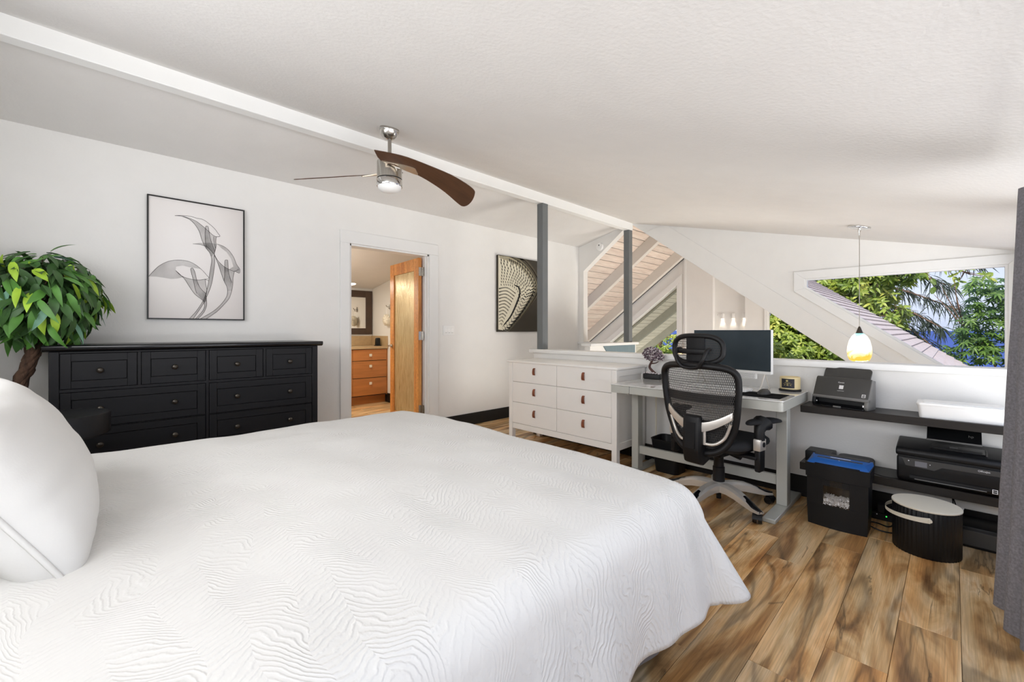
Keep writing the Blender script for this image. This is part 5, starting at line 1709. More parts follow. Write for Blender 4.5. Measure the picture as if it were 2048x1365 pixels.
INK = {
 'stroke': [
  [(0.44,2.068),(0.485,2.077),(0.537,2.08),(0.579,2.072),(0.619,2.069),(0.659,2.042),(0.696,2.009),(0.718,1.976),(0.732,1.952),(0.705,1.945)],
  [(0.44,2.068),(0.482,2.072),(0.53,2.063),(0.572,2.049),(0.615,2.017),(0.652,1.984),(0.681,1.957),(0.707,1.945),(0.727,1.95)],
  [(0.482,2.072),(0.53,2.055),(0.565,2.022),(0.594,1.97),(0.612,1.902),(0.637,1.844),(0.663,1.808),(0.675,1.765),(0.674,1.725),(0.663,1.643),(0.655,1.572),(0.637,1.473),(0.615,1.41),(0.572,1.33),(0.53,1.273)],
  [(0.707,1.945),(0.703,1.907),(0.706,1.871),(0.696,1.816),(0.694,1.789),(0.696,1.727),(0.685,1.619),(0.67,1.537),(0.644,1.456),(0.615,1.384),(0.572,1.304),(0.555,1.273)],
  [(0.69,1.945),(0.692,1.905),(0.697,1.87),(0.702,1.844),(0.694,1.816)],
  [(0.644,1.841),(0.637,1.862),(0.632,1.932),(0.633,1.994),(0.637,2.017),(0.644,2.022),(0.653,2.015),(0.659,1.971),(0.67,1.911),(0.688,1.851),(0.696,1.825)],
  [(0.286,1.584),(0.311,1.623),(0.349,1.672),(0.402,1.71),(0.462,1.727),(0.523,1.724),(0.572,1.7),(0.615,1.661),(0.644,1.624),(0.657,1.607),(0.655,1.582),(0.633,1.592)],
  [(0.445,1.644),(0.468,1.617),(0.496,1.598),(0.537,1.586),(0.587,1.582),(0.63,1.592),(0.653,1.596)],
  [(0.445,1.644),(0.496,1.589),(0.53,1.527),(0.565,1.469),(0.601,1.436),(0.621,1.415),(0.628,1.376),(0.617,1.34),(0.587,1.295),(0.569,1.273)],
  [(0.632,1.592),(0.637,1.544),(0.644,1.509),(0.639,1.464),(0.642,1.42),(0.641,1.376),(0.622,1.323),(0.583,1.272)],
  [(0.579,1.474),(0.569,1.504),(0.555,1.581),(0.539,1.658),(0.544,1.671),(0.553,1.671),(0.565,1.643),(0.579,1.575),(0.601,1.519),(0.637,1.478)],
  [(0.553,1.866),(0.601,1.866),(0.644,1.854),(0.688,1.807),(0.718,1.752),(0.756,1.711),(0.795,1.688),(0.834,1.676),(0.865,1.695)],
  [(0.711,1.886),(0.756,1.874),(0.795,1.843),(0.826,1.796),(0.849,1.735),(0.872,1.698),(0.869,1.663),(0.835,1.678)],
  [(0.692,1.798),(0.718,1.729),(0.741,1.651),(0.76,1.589),(0.779,1.545),(0.785,1.509),(0.779,1.463),(0.749,1.408),(0.703,1.352),(0.659,1.315),(0.601,1.273)],
  [(0.834,1.676),(0.824,1.622),(0.822,1.567),(0.814,1.511),(0.795,1.446),(0.756,1.39),(0.711,1.334),(0.637,1.272)],
  [(0.76,1.589),(0.765,1.644),(0.765,1.744),(0.77,1.761),(0.781,1.764),(0.787,1.755),(0.791,1.674),(0.802,1.62),(0.816,1.58)],
 ],
 'wash': [
  [(0.44,2.068),(0.482,2.073),(0.53,2.063),(0.572,2.049),(0.615,2.017),(0.652,1.984),(0.681,1.957),(0.707,1.945),(0.703,1.907),(0.706,1.871),(0.696,1.816),(0.694,1.789),(0.675,1.765),(0.663,1.808),(0.637,1.844),(0.612,1.902),(0.594,1.97),(0.565,2.022),(0.53,2.055),(0.482,2.07)],
  [(0.633,1.994),(0.637,2.017),(0.644,2.022),(0.653,2.015),(0.659,1.971),(0.67,1.911),(0.688,1.851),(0.694,1.816),(0.675,1.778),(0.663,1.808),(0.644,1.841),(0.637,1.862),(0.632,1.932)],
  [(0.286,1.584),(0.311,1.623),(0.349,1.672),(0.402,1.71),(0.462,1.727),(0.523,1.724),(0.572,1.7),(0.601,1.673),(0.544,1.676),(0.489,1.687),(0.448,1.674),(0.445,1.644),(0.468,1.617),(0.496,1.598),(0.455,1.582),(0.415,1.576),(0.375,1.582),(0.33,1.586)],
  [(0.445,1.644),(0.468,1.617),(0.496,1.598),(0.537,1.586),(0.587,1.582),(0.632,1.592),(0.637,1.544),(0.644,1.509),(0.639,1.464),(0.642,1.42),(0.628,1.402),(0.621,1.415),(0.601,1.436),(0.565,1.469),(0.53,1.527),(0.496,1.589)],
  [(0.539,1.658),(0.544,1.671),(0.553,1.671),(0.565,1.643),(0.579,1.575),(0.601,1.519),(0.637,1.478),(0.642,1.42),(0.621,1.415),(0.579,1.474),(0.569,1.504),(0.555,1.581)],
  [(0.553,1.866),(0.601,1.88),(0.659,1.89),(0.711,1.886),(0.703,1.835),(0.692,1.798),(0.644,1.852),(0.601,1.864)],
  [(0.711,1.886),(0.756,1.874),(0.795,1.843),(0.826,1.796),(0.849,1.735),(0.872,1.698),(0.869,1.663),(0.834,1.676),(0.795,1.688),(0.826,1.714),(0.81,1.776),(0.779,1.827),(0.741,1.858)],
  [(0.692,1.798),(0.718,1.752),(0.756,1.711),(0.795,1.688),(0.834,1.676),(0.824,1.622),(0.822,1.567),(0.814,1.511),(0.785,1.509),(0.779,1.545),(0.76,1.589),(0.741,1.651),(0.718,1.729)],
  [(0.765,1.744),(0.77,1.761),(0.781,1.764),(0.787,1.755),(0.791,1.674),(0.802,1.62),(0.816,1.58),(0.814,1.511),(0.785,1.509),(0.779,1.545),(0.76,1.589),(0.765,1.644)],
  [(0.675,1.765),(0.694,1.789),(0.696,1.727),(0.685,1.619),(0.67,1.537),(0.644,1.456),(0.615,1.384),(0.572,1.304),(0.555,1.273),(0.53,1.273),(0.572,1.33),(0.615,1.41),(0.637,1.473),(0.655,1.572),(0.663,1.643),(0.674,1.725)],
  [(0.785,1.509),(0.814,1.511),(0.795,1.446),(0.756,1.39),(0.711,1.334),(0.637,1.272),(0.601,1.273),(0.659,1.315),(0.703,1.352),(0.749,1.408),(0.779,1.463)],
  [(0.621,1.415),(0.642,1.42),(0.641,1.376),(0.622,1.323),(0.583,1.272),(0.569,1.273),(0.587,1.295),(0.617,1.34),(0.628,1.376)],
 ],
}

def ribbon(g, pts, y, w, taper=False):
    """flat stroke of width w in the plane y"""
    P = spline([(x, 0, z) for x, z in pts], 4)
    L_, R_ = [], []
    for i, p in enumerate(P):
        d = P[min(i + 1, len(P) - 1)] - P[max(i - 1, 0)]
        d.normalize()
        n_ = Vector((-d.z, 0, d.x)) * (w / 2 if not callable(w) else w(i / (len(P) - 1)) / 2)
        L_.append((p.x + n_.x, y, p.z + n_.z)); R_.append((p.x - n_.x, y, p.z - n_.z))
    g.grid([L_, R_])
g = G()
for k, pl in enumerate(INK['wash']):
    g.poly([(x, 4.1865 - k * 0.00008, z) for x, z in pl])
obj('ink_wash', g, 'ink_wash', pc, smooth=0)
g = G()
for pl in INK['stroke']:
    ribbon(g, pl, 4.1850, 0.0026)
obj('ink_lines', g, 'ink', pc, smooth=0)

cv = thing('abstract_canvas', 'unframed dark canvas with fan of pale ribbed arcs beside the doorway', 'picture', (4.225, 4.2, 1.163))
CX0, CX1, CZ0, CZ1 = 3.80, 4.65, 1.163, 2.18
obj('canvas', G().box((CX0, 4.17, CZ0), (CX1, 4.208, CZ1), 0.003), 'canvas_dark', cv)
def cp(s_, t_): return (CX0 + (CX1 - CX0) * s_, CZ0 + (CZ1 - CZ0) * t_)
def arc(k):
    # k: 0 inner .. 1 outer
    tS = 0.60 + 0.52 * k
    e = (0.44 + 0.50 * k, 0.50 + 0.17 * k)
    m = ((0.02 + e[0]) * 0.62, (tS * 0.60 + e[1] * 0.40) + 0.045)
    l_ = (0.30 + 0.36 * k, 0.26 + 0.07 * k)
    return [(0.02, tS), m, e, l_, (0.075 + 0.15 * k, 0.012)]
def clip(pts):
    return [(min(max(x, 0.004), 0.996), min(max(y, 0.004), 0.996)) for x, y in pts]
def band(name, curves, m, w, y):
    g = G()
    for c in curves:
        P = spline([(x, 0, z) for x, z in c], 10)
        P = clip([(p.x, p.z) for p in P])
        Q = [cp(*p) for p in P]
        L_, R_ = [], []
        for i in range(len(Q)):
            a = Q[max(i - 1, 0)]; b = Q[min(i + 1, len(Q) - 1)]
            d = Vector((b[0] - a[0], b[1] - a[1])); 
            if d.length < 1e-6: d = Vector((1, 0))
            d.normalize()
            f = i / (len(Q) - 1)
            ww = w * (0.35 + 0.65 * math.sin(PI * min(1, max(0, f * 0.9 + .05)))) / 2
            cl = lambda q: (min(max(q[0], CX0 + .002), CX1 - .002), min(max(q[1], CZ0 + .002), CZ1 - .002))
            l_ = cl((Q[i][0] - d.y * ww, Q[i][1] + d.x * ww)); r_ = cl((Q[i][0] + d.y * ww, Q[i][1] - d.x * ww))
            L_.append((l_[0], y, l_[1])); R_.append((r_[0], y, r_[1]))
        g.grid([L_, R_])
    return obj(name, g, m, cv, smooth=0)
# pale ribbed field on the left
P = spline([(x, 0, z) for x, z in arc(0.80)], 10)
fld = [cp(*q) for q in clip([(p.x, p.z) for p in P])] + [cp(0.004, 0.03), cp(0.004, 0.99)]
obj('pale_field', G().poly([(x, 4.1690, z) for x, z in fld]), 'canvas_cream', cv, smooth=0)
band('outer_arc', [arc(k) for k in (0.95, 1.02)], 'canvas_brown', 0.045, 4.1686)
band('outer_arc', [arc(k) for k in (0.88,)], 'canvas_olive', 0.05, 4.1684)
band('outer_arc', [arc(k) for k in (0.72, 0.79)], 'canvas_tan', 0.04, 4.1682)
band('gap_line', [arc(k) for k in (0.755, 0.84, 0.915)], 'canvas_ink', 0.009, 4.1680)
# dark lens-shaped holes between the ribs, row by row
g = G()
def lens(p, d, a, w, tilt):
    n_ = Vector((-d.z, 0, d.x))
    u_ = d * math.cos(tilt) + n_ * math.sin(tilt)
    v_ = Vector((-u_.z, 0, u_.x))
    q = [p - u_ * a, p + v_ * w, p + u_ * a, p - v_ * w]
    if all(0.006 < c_.x < 0.99 and 0.01 < c_.z < 0.985 for c_ in q):
        g.poly([(cp(c_.x, c_.z)[0], 4.1676, cp(c_.x, c_.z)[1]) for c_ in q])
for j in range(11):
    k_ = 0.02 + 0.80 * j / 10
    P = spline([(x, 0, z) for x, z in arc(k_)], 14)
    acc = 0.0
    for i in range(1, len(P) - 1):
        acc += (P[i] - P[i - 1]).length
        if acc < 0.040: continue
        acc = 0.0
        f = i / len(P)
        size = (0.75 + 0.5 * k_) * (1.0 if f < 0.6 else 0.7)
        lens(P[i], (P[i + 1] - P[i]).normalized(), 0.026 * size, 0.0105 * size, 2.05)
for j in range(12):
    c = [(0.012, 0.085 + j * 0.043), (0.06 + .012 * j, 0.108 + j * 0.043), (0.085 + 0.027 * j, 0.085 + j * 0.039)]
    P = spline([(x, 0, z) for x, z in c], 3 + j)
    for i in range(len(P) - 1):
        lens(P[i], (P[i + 1] - P[i]).normalized(), 0.014, 0.0050, 2.3)
o = obj('dash_marks', g, 'canvas_ink', cv, smooth=0); o['kind'] = 'stuff'
band('hook', [[(0.36, 0.625), (0.45, 0.60), (0.475, 0.52), (0.40, 0.38), (0.26, 0.20), (0.07, 0.055)]], 'canvas_ink', 0.030, 4.1672)
band('bright_edge', [[(0.50, 0.47), (0.43, 0.36), (0.29, 0.185), (0.09, 0.02)], [(0.02, .12), (0.06, 0.055), (0.13, 0.12)]], 'canvas_cream', 0.016, 4.1669)

# light switch plate
sw = thing('switch_plate', 'white three-rocker light switch plate to the right of the doorway', 'light switch', (3.035, 4.208, 1.125))
obj('plate', G().box((2.951, 4.200, 1.124), (3.119, 4.2095, 1.240), 0.003, 2), 'white_plastic', sw)
for k in range(3):
    x = 2.989 + 0.046 * k
    obj('rocker', G().prism([(4.1995, 1.150), (4.196, 1.151), (4.198, 1.182), (4.196, 1.213), (4.1995, 1.214)], 'x', x - .016, x + .016, 0.0006), 'frost_white', sw)
    obj('rocker_line', G().box((x - .012, 4.1955, 1.1525), (x + .012, 4.1975, 1.155)), 'plastic_mid_grey', sw)
sm = thing('smoke_detector', 'round white smoke detector high on the gable wall beside the ridge', 'smoke detector', (5.59, 3.785, 2.50))
mt = Matrix.Translation((5.599, 3.80, 2.475)) @ Matrix.Rotation(-PI / 2, 4, 'Y')
obj('body', G().lathe([(0.062, 0.0), (0.062, 0.018), (0.054, 0.032), (0.02, 0.036)], 0, 0, 28, mtx=mt), 'white_plastic', sm)
obj('vent_ring', G().lathe([(0.030, 0.0345), (0.031, 0.037), (0.026, 0.0372)], 0, 0, 28, mtx=mt), 'white_plastic', sm)
obj('sounder', G().lathe([(0.012, 0.035), (0.010, 0.0385)], 0.02, 0.0, 12, mtx=mt), 'plastic_charcoal', sm)

# ---------------------------------------------------------------- topiary plant
pt = thing('topiary_plant', 'ball-shaped artificial tree with twisted brown trunk left of the black chest', 'plant', (-0.33, 3.88, 0))
obj('pot', G().lathe([(0.085, 0.0), (0.10, 0.02), (0.112, 0.24), (0.116, 0.25), (0.106, 0.25), (0.104, 0.22)], -0.33, 3.88, 28), 'plastic_charcoal', pt)
obj('soil', G().lathe([(0.0, 0.205), (0.104, 0.205), (0.104, 0.215), (0.0, 0.222)], -0.33, 3.88, 20, cap=False), 'trunk_bark', pt)
ax = spline([(-0.33, 3.88, 0.2), (-0.335, 3.875, 0.6), (-0.325, 3.87, 0.85), (-0.285, 3.865, 0.98), (-0.262, 3.86, 1.10), (-0.25, 3.86, 1.36)], 6)
for s_ in range(5):
    pts = []
    for i, p in enumerate(ax):
        a = 2 * PI * s_ / 5 + i * 0.42
        r_ = 0.019 + 0.003 * math.sin(i * 1.7 + s_)
        pts.append((p.x + r_ * math.cos(a), p.y + r_ * math.sin(a), p.z))
    obj('trunk_strand', G().tube(pts, [0.0175 + 0.0035 * math.sin(i * 0.9 + s_ * 2) for i in range(len(pts))], 7), 'trunk_bark', pt, smooth=80)
def leaf_mesh(name, L_, W_, m, curl, fold_=0.25):
    g = G()
    rows = []
    for i in range(7):
        f = i / 6
        w = W_ / 2 * (math.sin(PI * min(1, (0.06 + f * 0.94)) ** 0.75)) * (1 if f < 1 else 0) + 0.0008
        x = L_ * f * (1 - 0.12 * curl * f)
        z = -curl * L_ * 0.35 * f * f
        rows.append([(x, w, z + w * fold_), (x, 0, z), (x, -w, z + w * fold_)])
    g.grid(rows)
    me = bpy.data.meshes.new(name)
    g.bm.to_mesh(me); g.bm.free()
    for p in me.polygons: p.use_smooth = True
    me.materials.append(MATS[m])
    return me
rl = random.Random(12)
kinds = []
for m_, n_ in (('leaf_dark', 5), ('leaf_mid', 4), ('leaf_lime', 3), ('leaf_pale', 1)):
    for k in range(n_):
        kinds.append((m_, leaf_mesh('leaf', rl.uniform(0.125, 0.175), rl.uniform(0.036, 0.047), m_, rl.uniform(0.3, 1.3))))
by = {}
for m_, me in kinds: by.setdefault(m_, []).append(me)
cen_ = Vector((-0.235, 3.86, 1.405))
RX, RZ = 0.272, 0.258
def leaf_matrix(d, rr, droop):
    pos = cen_ + Vector((d.x * RX, d.y * RX, d.z * RZ)) * rr
    # direction of the leaf: outward and hanging
    tng = (d * (0.55 - droop * .2) + Vector((rl.uniform(-.55, .55), rl.uniform(-.55, .55), -droop + rl.uniform(-.3, .35)))).normalized()
    nrm_ = (d + Vector((rl.uniform(-.35, .35), rl.uniform(-.35, .35), rl.uniform(0, .5)))).normalized()
    y_ = nrm_.cross(tng)
    if y_.length < 0.05: y_ = tng.orthogonal()
    y_.normalize()
    z_ = tng.cross(y_)
    return Matrix((tng, y_, z_)).transposed().to_4x4(), pos
cnt = 0
n_tot = 300
for i in range(n_tot):
    # evenly on the sphere, nearer the camera side first
    zz = 1 - 2 * (i + 0.5) / n_tot
    a = i * 2.39996
    d = Vector((math.sqrt(1 - zz * zz) * math.cos(a), math.sqrt(1 - zz * zz) * math.sin(a), zz))
    u_ = rl.random()
    m_ = 'leaf_lime' if u_ < 0.15 else ('leaf_pale' if u_ < 0.17 else ('leaf_mid' if u_ < 0.55 else 'leaf_dark'))
    o = bpy.data.objects.new('leaf', rl.choice(by[m_]))
    C.objects.link(o)
    o.parent = pt
    mm, pos = leaf_matrix(d, rl.uniform(0.86, 1.04), 0.55 + 0.40 * (1 - d.z) * .8)
    if pos.y > 4.07: pos.y = 4.07
    o.matrix_local = Matrix.Translation(pos - pt.location) @ mm
g = G()
for i in range(420):
    d = Vector((rl.gauss(0, 1), rl.gauss(0, 1), rl.gauss(0, 1))).normalized()
    mm, pos = leaf_matrix(d, rl.uniform(0.55, 0.92), 0.6)
    if pos.y > 4.05: pos.y = 4.05
    mm = Matrix.Translation(pos) @ mm
    L_ = rl.uniform(0.10, 0.14); w = 0.022
    P = [mm @ Vector(q) for q in ((0, 0, 0), (L_ * .45, w, .004), (L_, 0, -.02), (L_ * .45, -w, .004))]
    v_ = [g.bm.verts.new(p) for p in P]
    g.bm.faces.new(v_[:3]); g.bm.faces.new((v_[0], v_[2], v_[3]))
o = obj('inner_leaves', g, 'leaf_dark', pt, smooth=0); o['kind'] = 'stuff'
g = G()
for i in range(26):
    d = Vector((rl.gauss(0, 1), rl.gauss(0, 1), rl.gauss(0, 1) + .3)).normalized()
    g.tube([cen_ + Vector((0, 0, -0.1)), cen_ + d * 0.12, cen_ + Vector((d.x * RX, d.y * RX, d.z * RZ)) * 0.95], [0.006, 0.004, 0.002], 5)
obj('branches', g, 'trunk_bark', pt)

# ---------------------------------------------------------------- bathroom: door leaf, vanity, mirror and small things
dr = thing('bathroom_door', 'orange wood door with rippled glass pane standing open into the bathroom', 'door', (2.70, 4.275, 0), math.atan2(0.79, 0.075))
# local: +x runs along the leaf away from the hinges, -y is the far side; visible face is +y
DL, DT = 0.80, 0.040
st_ = 0.115
zt_ = 2.018
def dpart(n_, a, b, m_='door_wood', **k): return obj(n_, G().box(a, b, 0.002), m_, dr, True, **k)
dpart('stile', (0, 0, 0.012), (st_, DT, zt_))
dpart('stile', (DL - st_, 0, 0.012), (DL, DT, zt_))
dpart('rail', (st_, 0, zt_ - 0.14), (DL - st_, DT, zt_))
dpart('rail', (st_, 0, 0.012), (DL - st_, DT, 0.16))
t = NT('rain_glass')
t.b.inputs['Base Color'].default_value = lin('#cdb98c'); t.set(Roughness=0.16, Metallic=0.35)
v = t.coords((55, 1, 3.2), 'Object')
nz = t.noise(v, 1.6, 4, 0.6, 0.8)
r_ = t.ramp([(0.25, lin('#8f7a50')), (0.5, lin('#c6b081')), (0.75, lin('#e6d6ac'))])
t.link(nz, r_.inputs[0]); t.link(r_.outputs[0], t.b.inputs['Base Color'])
t.bump(nz, 0.6, 0.006)
MATS['rain_glass'] = t.m
obj('glass_pane', G().box((st_, 0.014, 0.16), (DL - st_, 0.026, zt_ - 0.14)), 'rain_glass', dr, True)
for z in (0.27, 1.12, 1.86):
    h_ = obj('hinge', G().box((-0.003, 0.002, z - .05), (0.0, DT - .004, z + .05), 0.0005), 'brushed_nickel', dr, True)
    obj('pin', G().cyl((-0.006, -0.006, z - .05), (-0.006, -0.006, z + .05), 0.006, n=10), 'brushed_nickel', h_, True)
    obj('leaf_plate', G().box((-0.045, -0.010, z - .05), (-0.007, -0.007, z + .05), 0.0005), 'brushed_nickel', h_, True)
for sg, yy in ((1, DT), (-1, 0.0)):
    hd_ = obj('handle', G().cyl((DL - .06, yy, 0.985), (DL - .06, yy + sg * .012, 0.985), 0.024, n=18), 'brushed_nickel', dr, True)
    obj('lever', G().tube([(DL - .06, yy + sg * .01, 0.985), (DL - .06, yy + sg * .045, 0.985), (DL - .10, yy + sg * .05, 0.988), (DL - .165, yy + sg * .048, 0.982)], [0.010, .010, .009, .007], 8), 'brushed_nickel', hd_, True)
VX0, VX1, VY0, VY1 = 1.90, 3.455, 6.50, 7.045
vn = thing('vanity_cabinet', 'brown wood bathroom vanity with three drawers seen through the doorway', 'cabinet', (2.7, 6.78, 0))
obj('body', G().box((VX0, VY0 + .02, 0.13), (VX1, VY1, 0.885)), 'vanity_wood', vn)
obj('gap_shade', G().box((VX0 + .004, VY0 + .012, 0.135), (VX1 - .013, VY0 + .0205, 0.884)), 'groove_dark', vn)  # dark panel that paints shade between the vanity fronts
obj('toe_kick', G().box((VX0, VY0 + .08, 0.0), (VX1, VY1, 0.13)), 'vanity_wood', vn)
obj('end_panel', G().box((VX1 - .012, VY0 - .0005, 0.13), (VX1, VY0 + .02, 0.885)), 'vanity_wood', vn)
def sqknob(par, x, z):
    k = obj('knob', G().box((x - .022, VY0 - .022, z - .022), (x + .022, VY0 - .012, z + .022), 0.003), 'cream', par)
    obj('stem', G().cyl((x, VY0 - .013, z), (x, VY0, z), 0.008, n=8), 'brushed_nickel', k)
for z0, z1 in ((0.700, 0.880), (0.425, 0.695), (0.145, 0.420)):
    d_ = obj('drawer', G().box((2.869, VY0, z0 + .002), (3.438, VY0 + .02, z1 - .002), 0.0015), 'vanity_wood', vn)
    sqknob(d_, 3.155, z1 - 0.085 if z1 < .8 else 0.785)
for z0, z1 in ((0.700, 0.880), (0.425, 0.695), (0.145, 0.420)):
    d_ = obj('drawer', G().box((2.30, VY0, z0), (2.864, VY0 + .02, z1), 0.0015), 'vanity_wood', vn)
    sqknob(d_, 2.58, z1 - 0.085 if z1 < .8 else 0.785)
d_ = obj('door', G().box((1.905, VY0, 0.145), (2.296, VY0 + .02, 0.880), 0.0015), 'vanity_wood', vn)
sqknob(d_, 2.24, 0.80)
ct = thing('vanity_countertop', 'tan stone countertop with backsplash on the bathroom vanity', 'countertop', (2.7, 6.78, 0.885))
obj('slab', G().box((VX0 - .01, VY0 - .025, 0.885), (VX1 + .004, VY1 + .004, 0.925), 0.004), 'stone_tan', ct)
obj('backsplash', G().box((VX0 - .01, VY1 - .016, 0.925), (VX1 - .018, VY1 + .004, 1.09), 0.003), 'stone_tan', ct)
obj('side_splash', G().box((VX1 - .016, VY0 - .015, 0.925), (VX1 + .004, VY1 - .0, 1.09), 0.004), 'stone_tan', ct)
ol = thing('wall_outlet', 'small cream outlet plate above the bathroom counter', 'outlet', (3.43, 6.84, 0.97))
obj('plate', G().box((3.434, 6.80, 0.965), (3.439, 6.875, 1.06), 0.002), 'cream', ol)
obj('socket', G().box((3.432, 6.82, 0.985), (3.435, 6.855, 1.04), 0.001), 'white_plastic', ol)
dc = thing('soap_dispenser', 'black dispenser on the bathroom counter beside the outlet', 'dispenser', (3.36, 6.66, 0.925))
obj('body', G().prism([(6.63, 0.925), (6.70, 0.925), (6.69, 1.03), (6.67, 1.06), (6.635, 1.055)], 'x', 3.33, 3.40, 0.006), 'plastic_black', dc)
obj('base', G().box((3.325, 6.615, 0.925), (3.405, 6.71, 0.94), 0.003), 'plastic_black', dc)
mi = thing('bathroom_mirror', 'mirror in wide dark brown frame above the bathroom counter', 'mirror', (3.0, 7.03, 1.11))
mx0, mx1, mz0, mz1 = 2.10, 3.445, 1.115, 1.86
mw = 0.115
for a, b in (((mx0, mz0), (mx0 + mw, mz1)), ((mx1 - mw, mz0), (mx1, mz1)), ((mx0 + mw, mz0), (mx1 - mw, mz0 + mw * .9)), ((mx0 + mw, mz1 - mw), (mx1 - mw, mz1))):
    obj('frame', G().box((a[0], 7.020, a[1]), (b[0], 7.046, b[1]), 0.003), 'mirror_frame', mi)
obj('glass', G().box((mx0 + mw, 7.030, mz0 + mw * .9), (mx1 - mw, 7.046, mz1 - mw)), 'mirror_glass', mi, smooth=0)
hk = thing('wall_hook', 'double metal hook on the white bathroom wall', 'hook', (3.44, 6.43, 1.54))
obj('plate', G().box((3.448, 6.40, 1.52), (3.459, 6.43, 1.61), 0.002), 'brushed_nickel', hk)
obj('prong', G().tube([(3.45, 6.415, 1.57), (3.40, 6.415, 1.565), (3.385, 6.415, 1.59)], 0.007, 8), 'brushed_nickel', hk)
obj('prong', G().tube([(3.45, 6.415, 1.545), (3.42, 6.395, 1.54), (3.415, 6.39, 1.555)], 0.006, 8), 'brushed_nickel', hk)
lf = thing('bath_puff', 'white net bath puff hanging from the hook', 'bath puff', (3.40, 6.415, 1.35))
g = G().ball((3.395, 6.415, 1.35), 0.058, 0.075, 0.095, 20, 14)
for v_ in g.bm.verts:
    c_ = Vector((3.395, 6.415, 1.35)); d = v_.co - c_
    v_.co = c_ + d * (1 + 0.22 * noise.noise(v_.co * 55))
obj('net', g, 'cream', lf, smooth=0)
obj('loop', G().tube([(3.393, 6.415, 1.435), (3.386, 6.415, 1.50), (3.392, 6.415, 1.568)], 0.003, 6), 'white_plastic', lf)
rl_ = thing('recessed_light', 'round recessed ceiling light glowing in the bathroom', 'ceiling light', (2.98, 6.80, 1.93))
mt = Matrix.Translation((2.98, 6.80, CAM_H + 1.17 - 0.1661 * (6.80 - 4.33))) @ Matrix.Rotation(-math.atan(0.1661), 4, 'X')
obj('trim_ring', G().lathe([(0.075, 0.001), (0.085, -0.004), (0.08, -0.008), (0.066, -0.006)], 0, 0, 28, mtx=mt), 'white_plastic', rl_)
obj('lens', G().lathe([(0.066, -0.0065), (0.060, -0.0105)], 0, 0, 28, mtx=mt), emit_mat('lamp_lens', '#fff6e6', 6.0), rl_)
lamp('bathroom_ceiling_light', 'AREA', (2.4, 5.9, 1.86), 16, (1, 0.9, 0.76), 0.3, 0.3, target=(2.45, 5.9, 0))
lamp('added_bath_fill', 'POINT', (1.7, 5.6, 1.62), 26, (1, 0.89, 0.74), 0.12)  # added fill lamp without a fixture, brightens the bathroom ceiling

# ---------------------------------------------------------------- track light in the room below
tk = thing('track_light', 'white three-spot track light shining on the wall of the room below', 'track light', (8.16, 2.78, 1.43))
obj('bar', G().tube([(8.165, 2.99, 1.47), (8.165, 2.52, 1.47)], 0.008, 8), 'white_plastic', tk)
obj('end_cap', G().ball((8.165, 2.985, 1.47), 0.028, n=10, m=8), 'chrome', tk)
for y in (2.90, 2.72, 2.54):
    s_ = obj('spot', G().lathe([(0.026, 1.40), (0.028, 1.395), (0.028, 1.475), (0.022, 1.485)], 8.135, y, 16), 'white_plastic', tk)
    obj('bulb', G().lathe([(0.02, 1.394), (0.01, 1.386)], 8.135, y, 12), emit_mat('spot_bulb', '#fff0d8', 8.0), s_)
    lamp('track_spot', 'SPOT', (8.135, y, 1.375), 8.0, (1, 0.86, 0.68), 0.01, target=(8.175, y, 0.9), spot=70)
wl_ = thing('wall_light', 'small lit wall lamp in the room below, seen past the headrest', 'wall lamp', (7.99, 3.61, 0.72))
obj('bracket', G().cyl((8.05, 3.61, 0.76), (7.99, 3.61, 0.76), 0.012, n=8), 'brushed_nickel', wl_)
obj('bulb', G().ball((7.98, 3.61, 0.76), 0.03, n=12, m=8), emit_mat('lamp_bulb', '#ffca7a', 7.0), wl_)

# ---------------------------------------------------------------- grey curtain at the window
cu = thing('curtain', 'grey fabric curtain hanging beside the side wall openings', 'curtain', (2.4, -0.20, 0.01))
rows = []
zs = [0.012 + (1.755) * i / 24 for i in range(25)]
for z in zs:
    f = z / 1.81
    row = []
    for i in range(101):
        s_ = i / 100
        x = 2.775 - 0.36 * s_ - 0.01 * f
        yb = -0.158 - 0.046 * f - 0.035 * s_
        amp_ = 0.030 * (1 - 0.45 * f) * min(1, s_ * 14 + .1)
        ph_ = s_ * 2 * PI * 3.5
        y = yb + amp_ * math.sin(ph_ + 0.3 * math.sin(f * 3)) + 0.012 * (1 - f) * math.sin(ph_ * 0.5 + 1) + 0.004 * noise.noise(Vector((s_ * 9, z * 3, 1)))
        x += 0.012 * (1 - f) * math.cos(ph_)
        row.append((x, y, z))
    rows.append(row)
obj('cloth', G().grid(rows, (0, -0.004, 0)), 'curtain_fabric', cu, smooth=80)
rd = thing('curtain_rod', 'dark rod carrying the grey curtain', 'curtain rod', (1.2, -0.22, 1.79))
obj('rod', G().cyl((-0.55, -0.235, 1.795), (2.80, -0.235, 1.795), 0.011, n=12), 'frame_black', rd)
for x in (-0.4, 1.0, 2.1):
    obj('bracket', G().box((x - .01, -0.42, 1.785), (x + .01, -0.235, 1.805)), 'frame_black', rd)
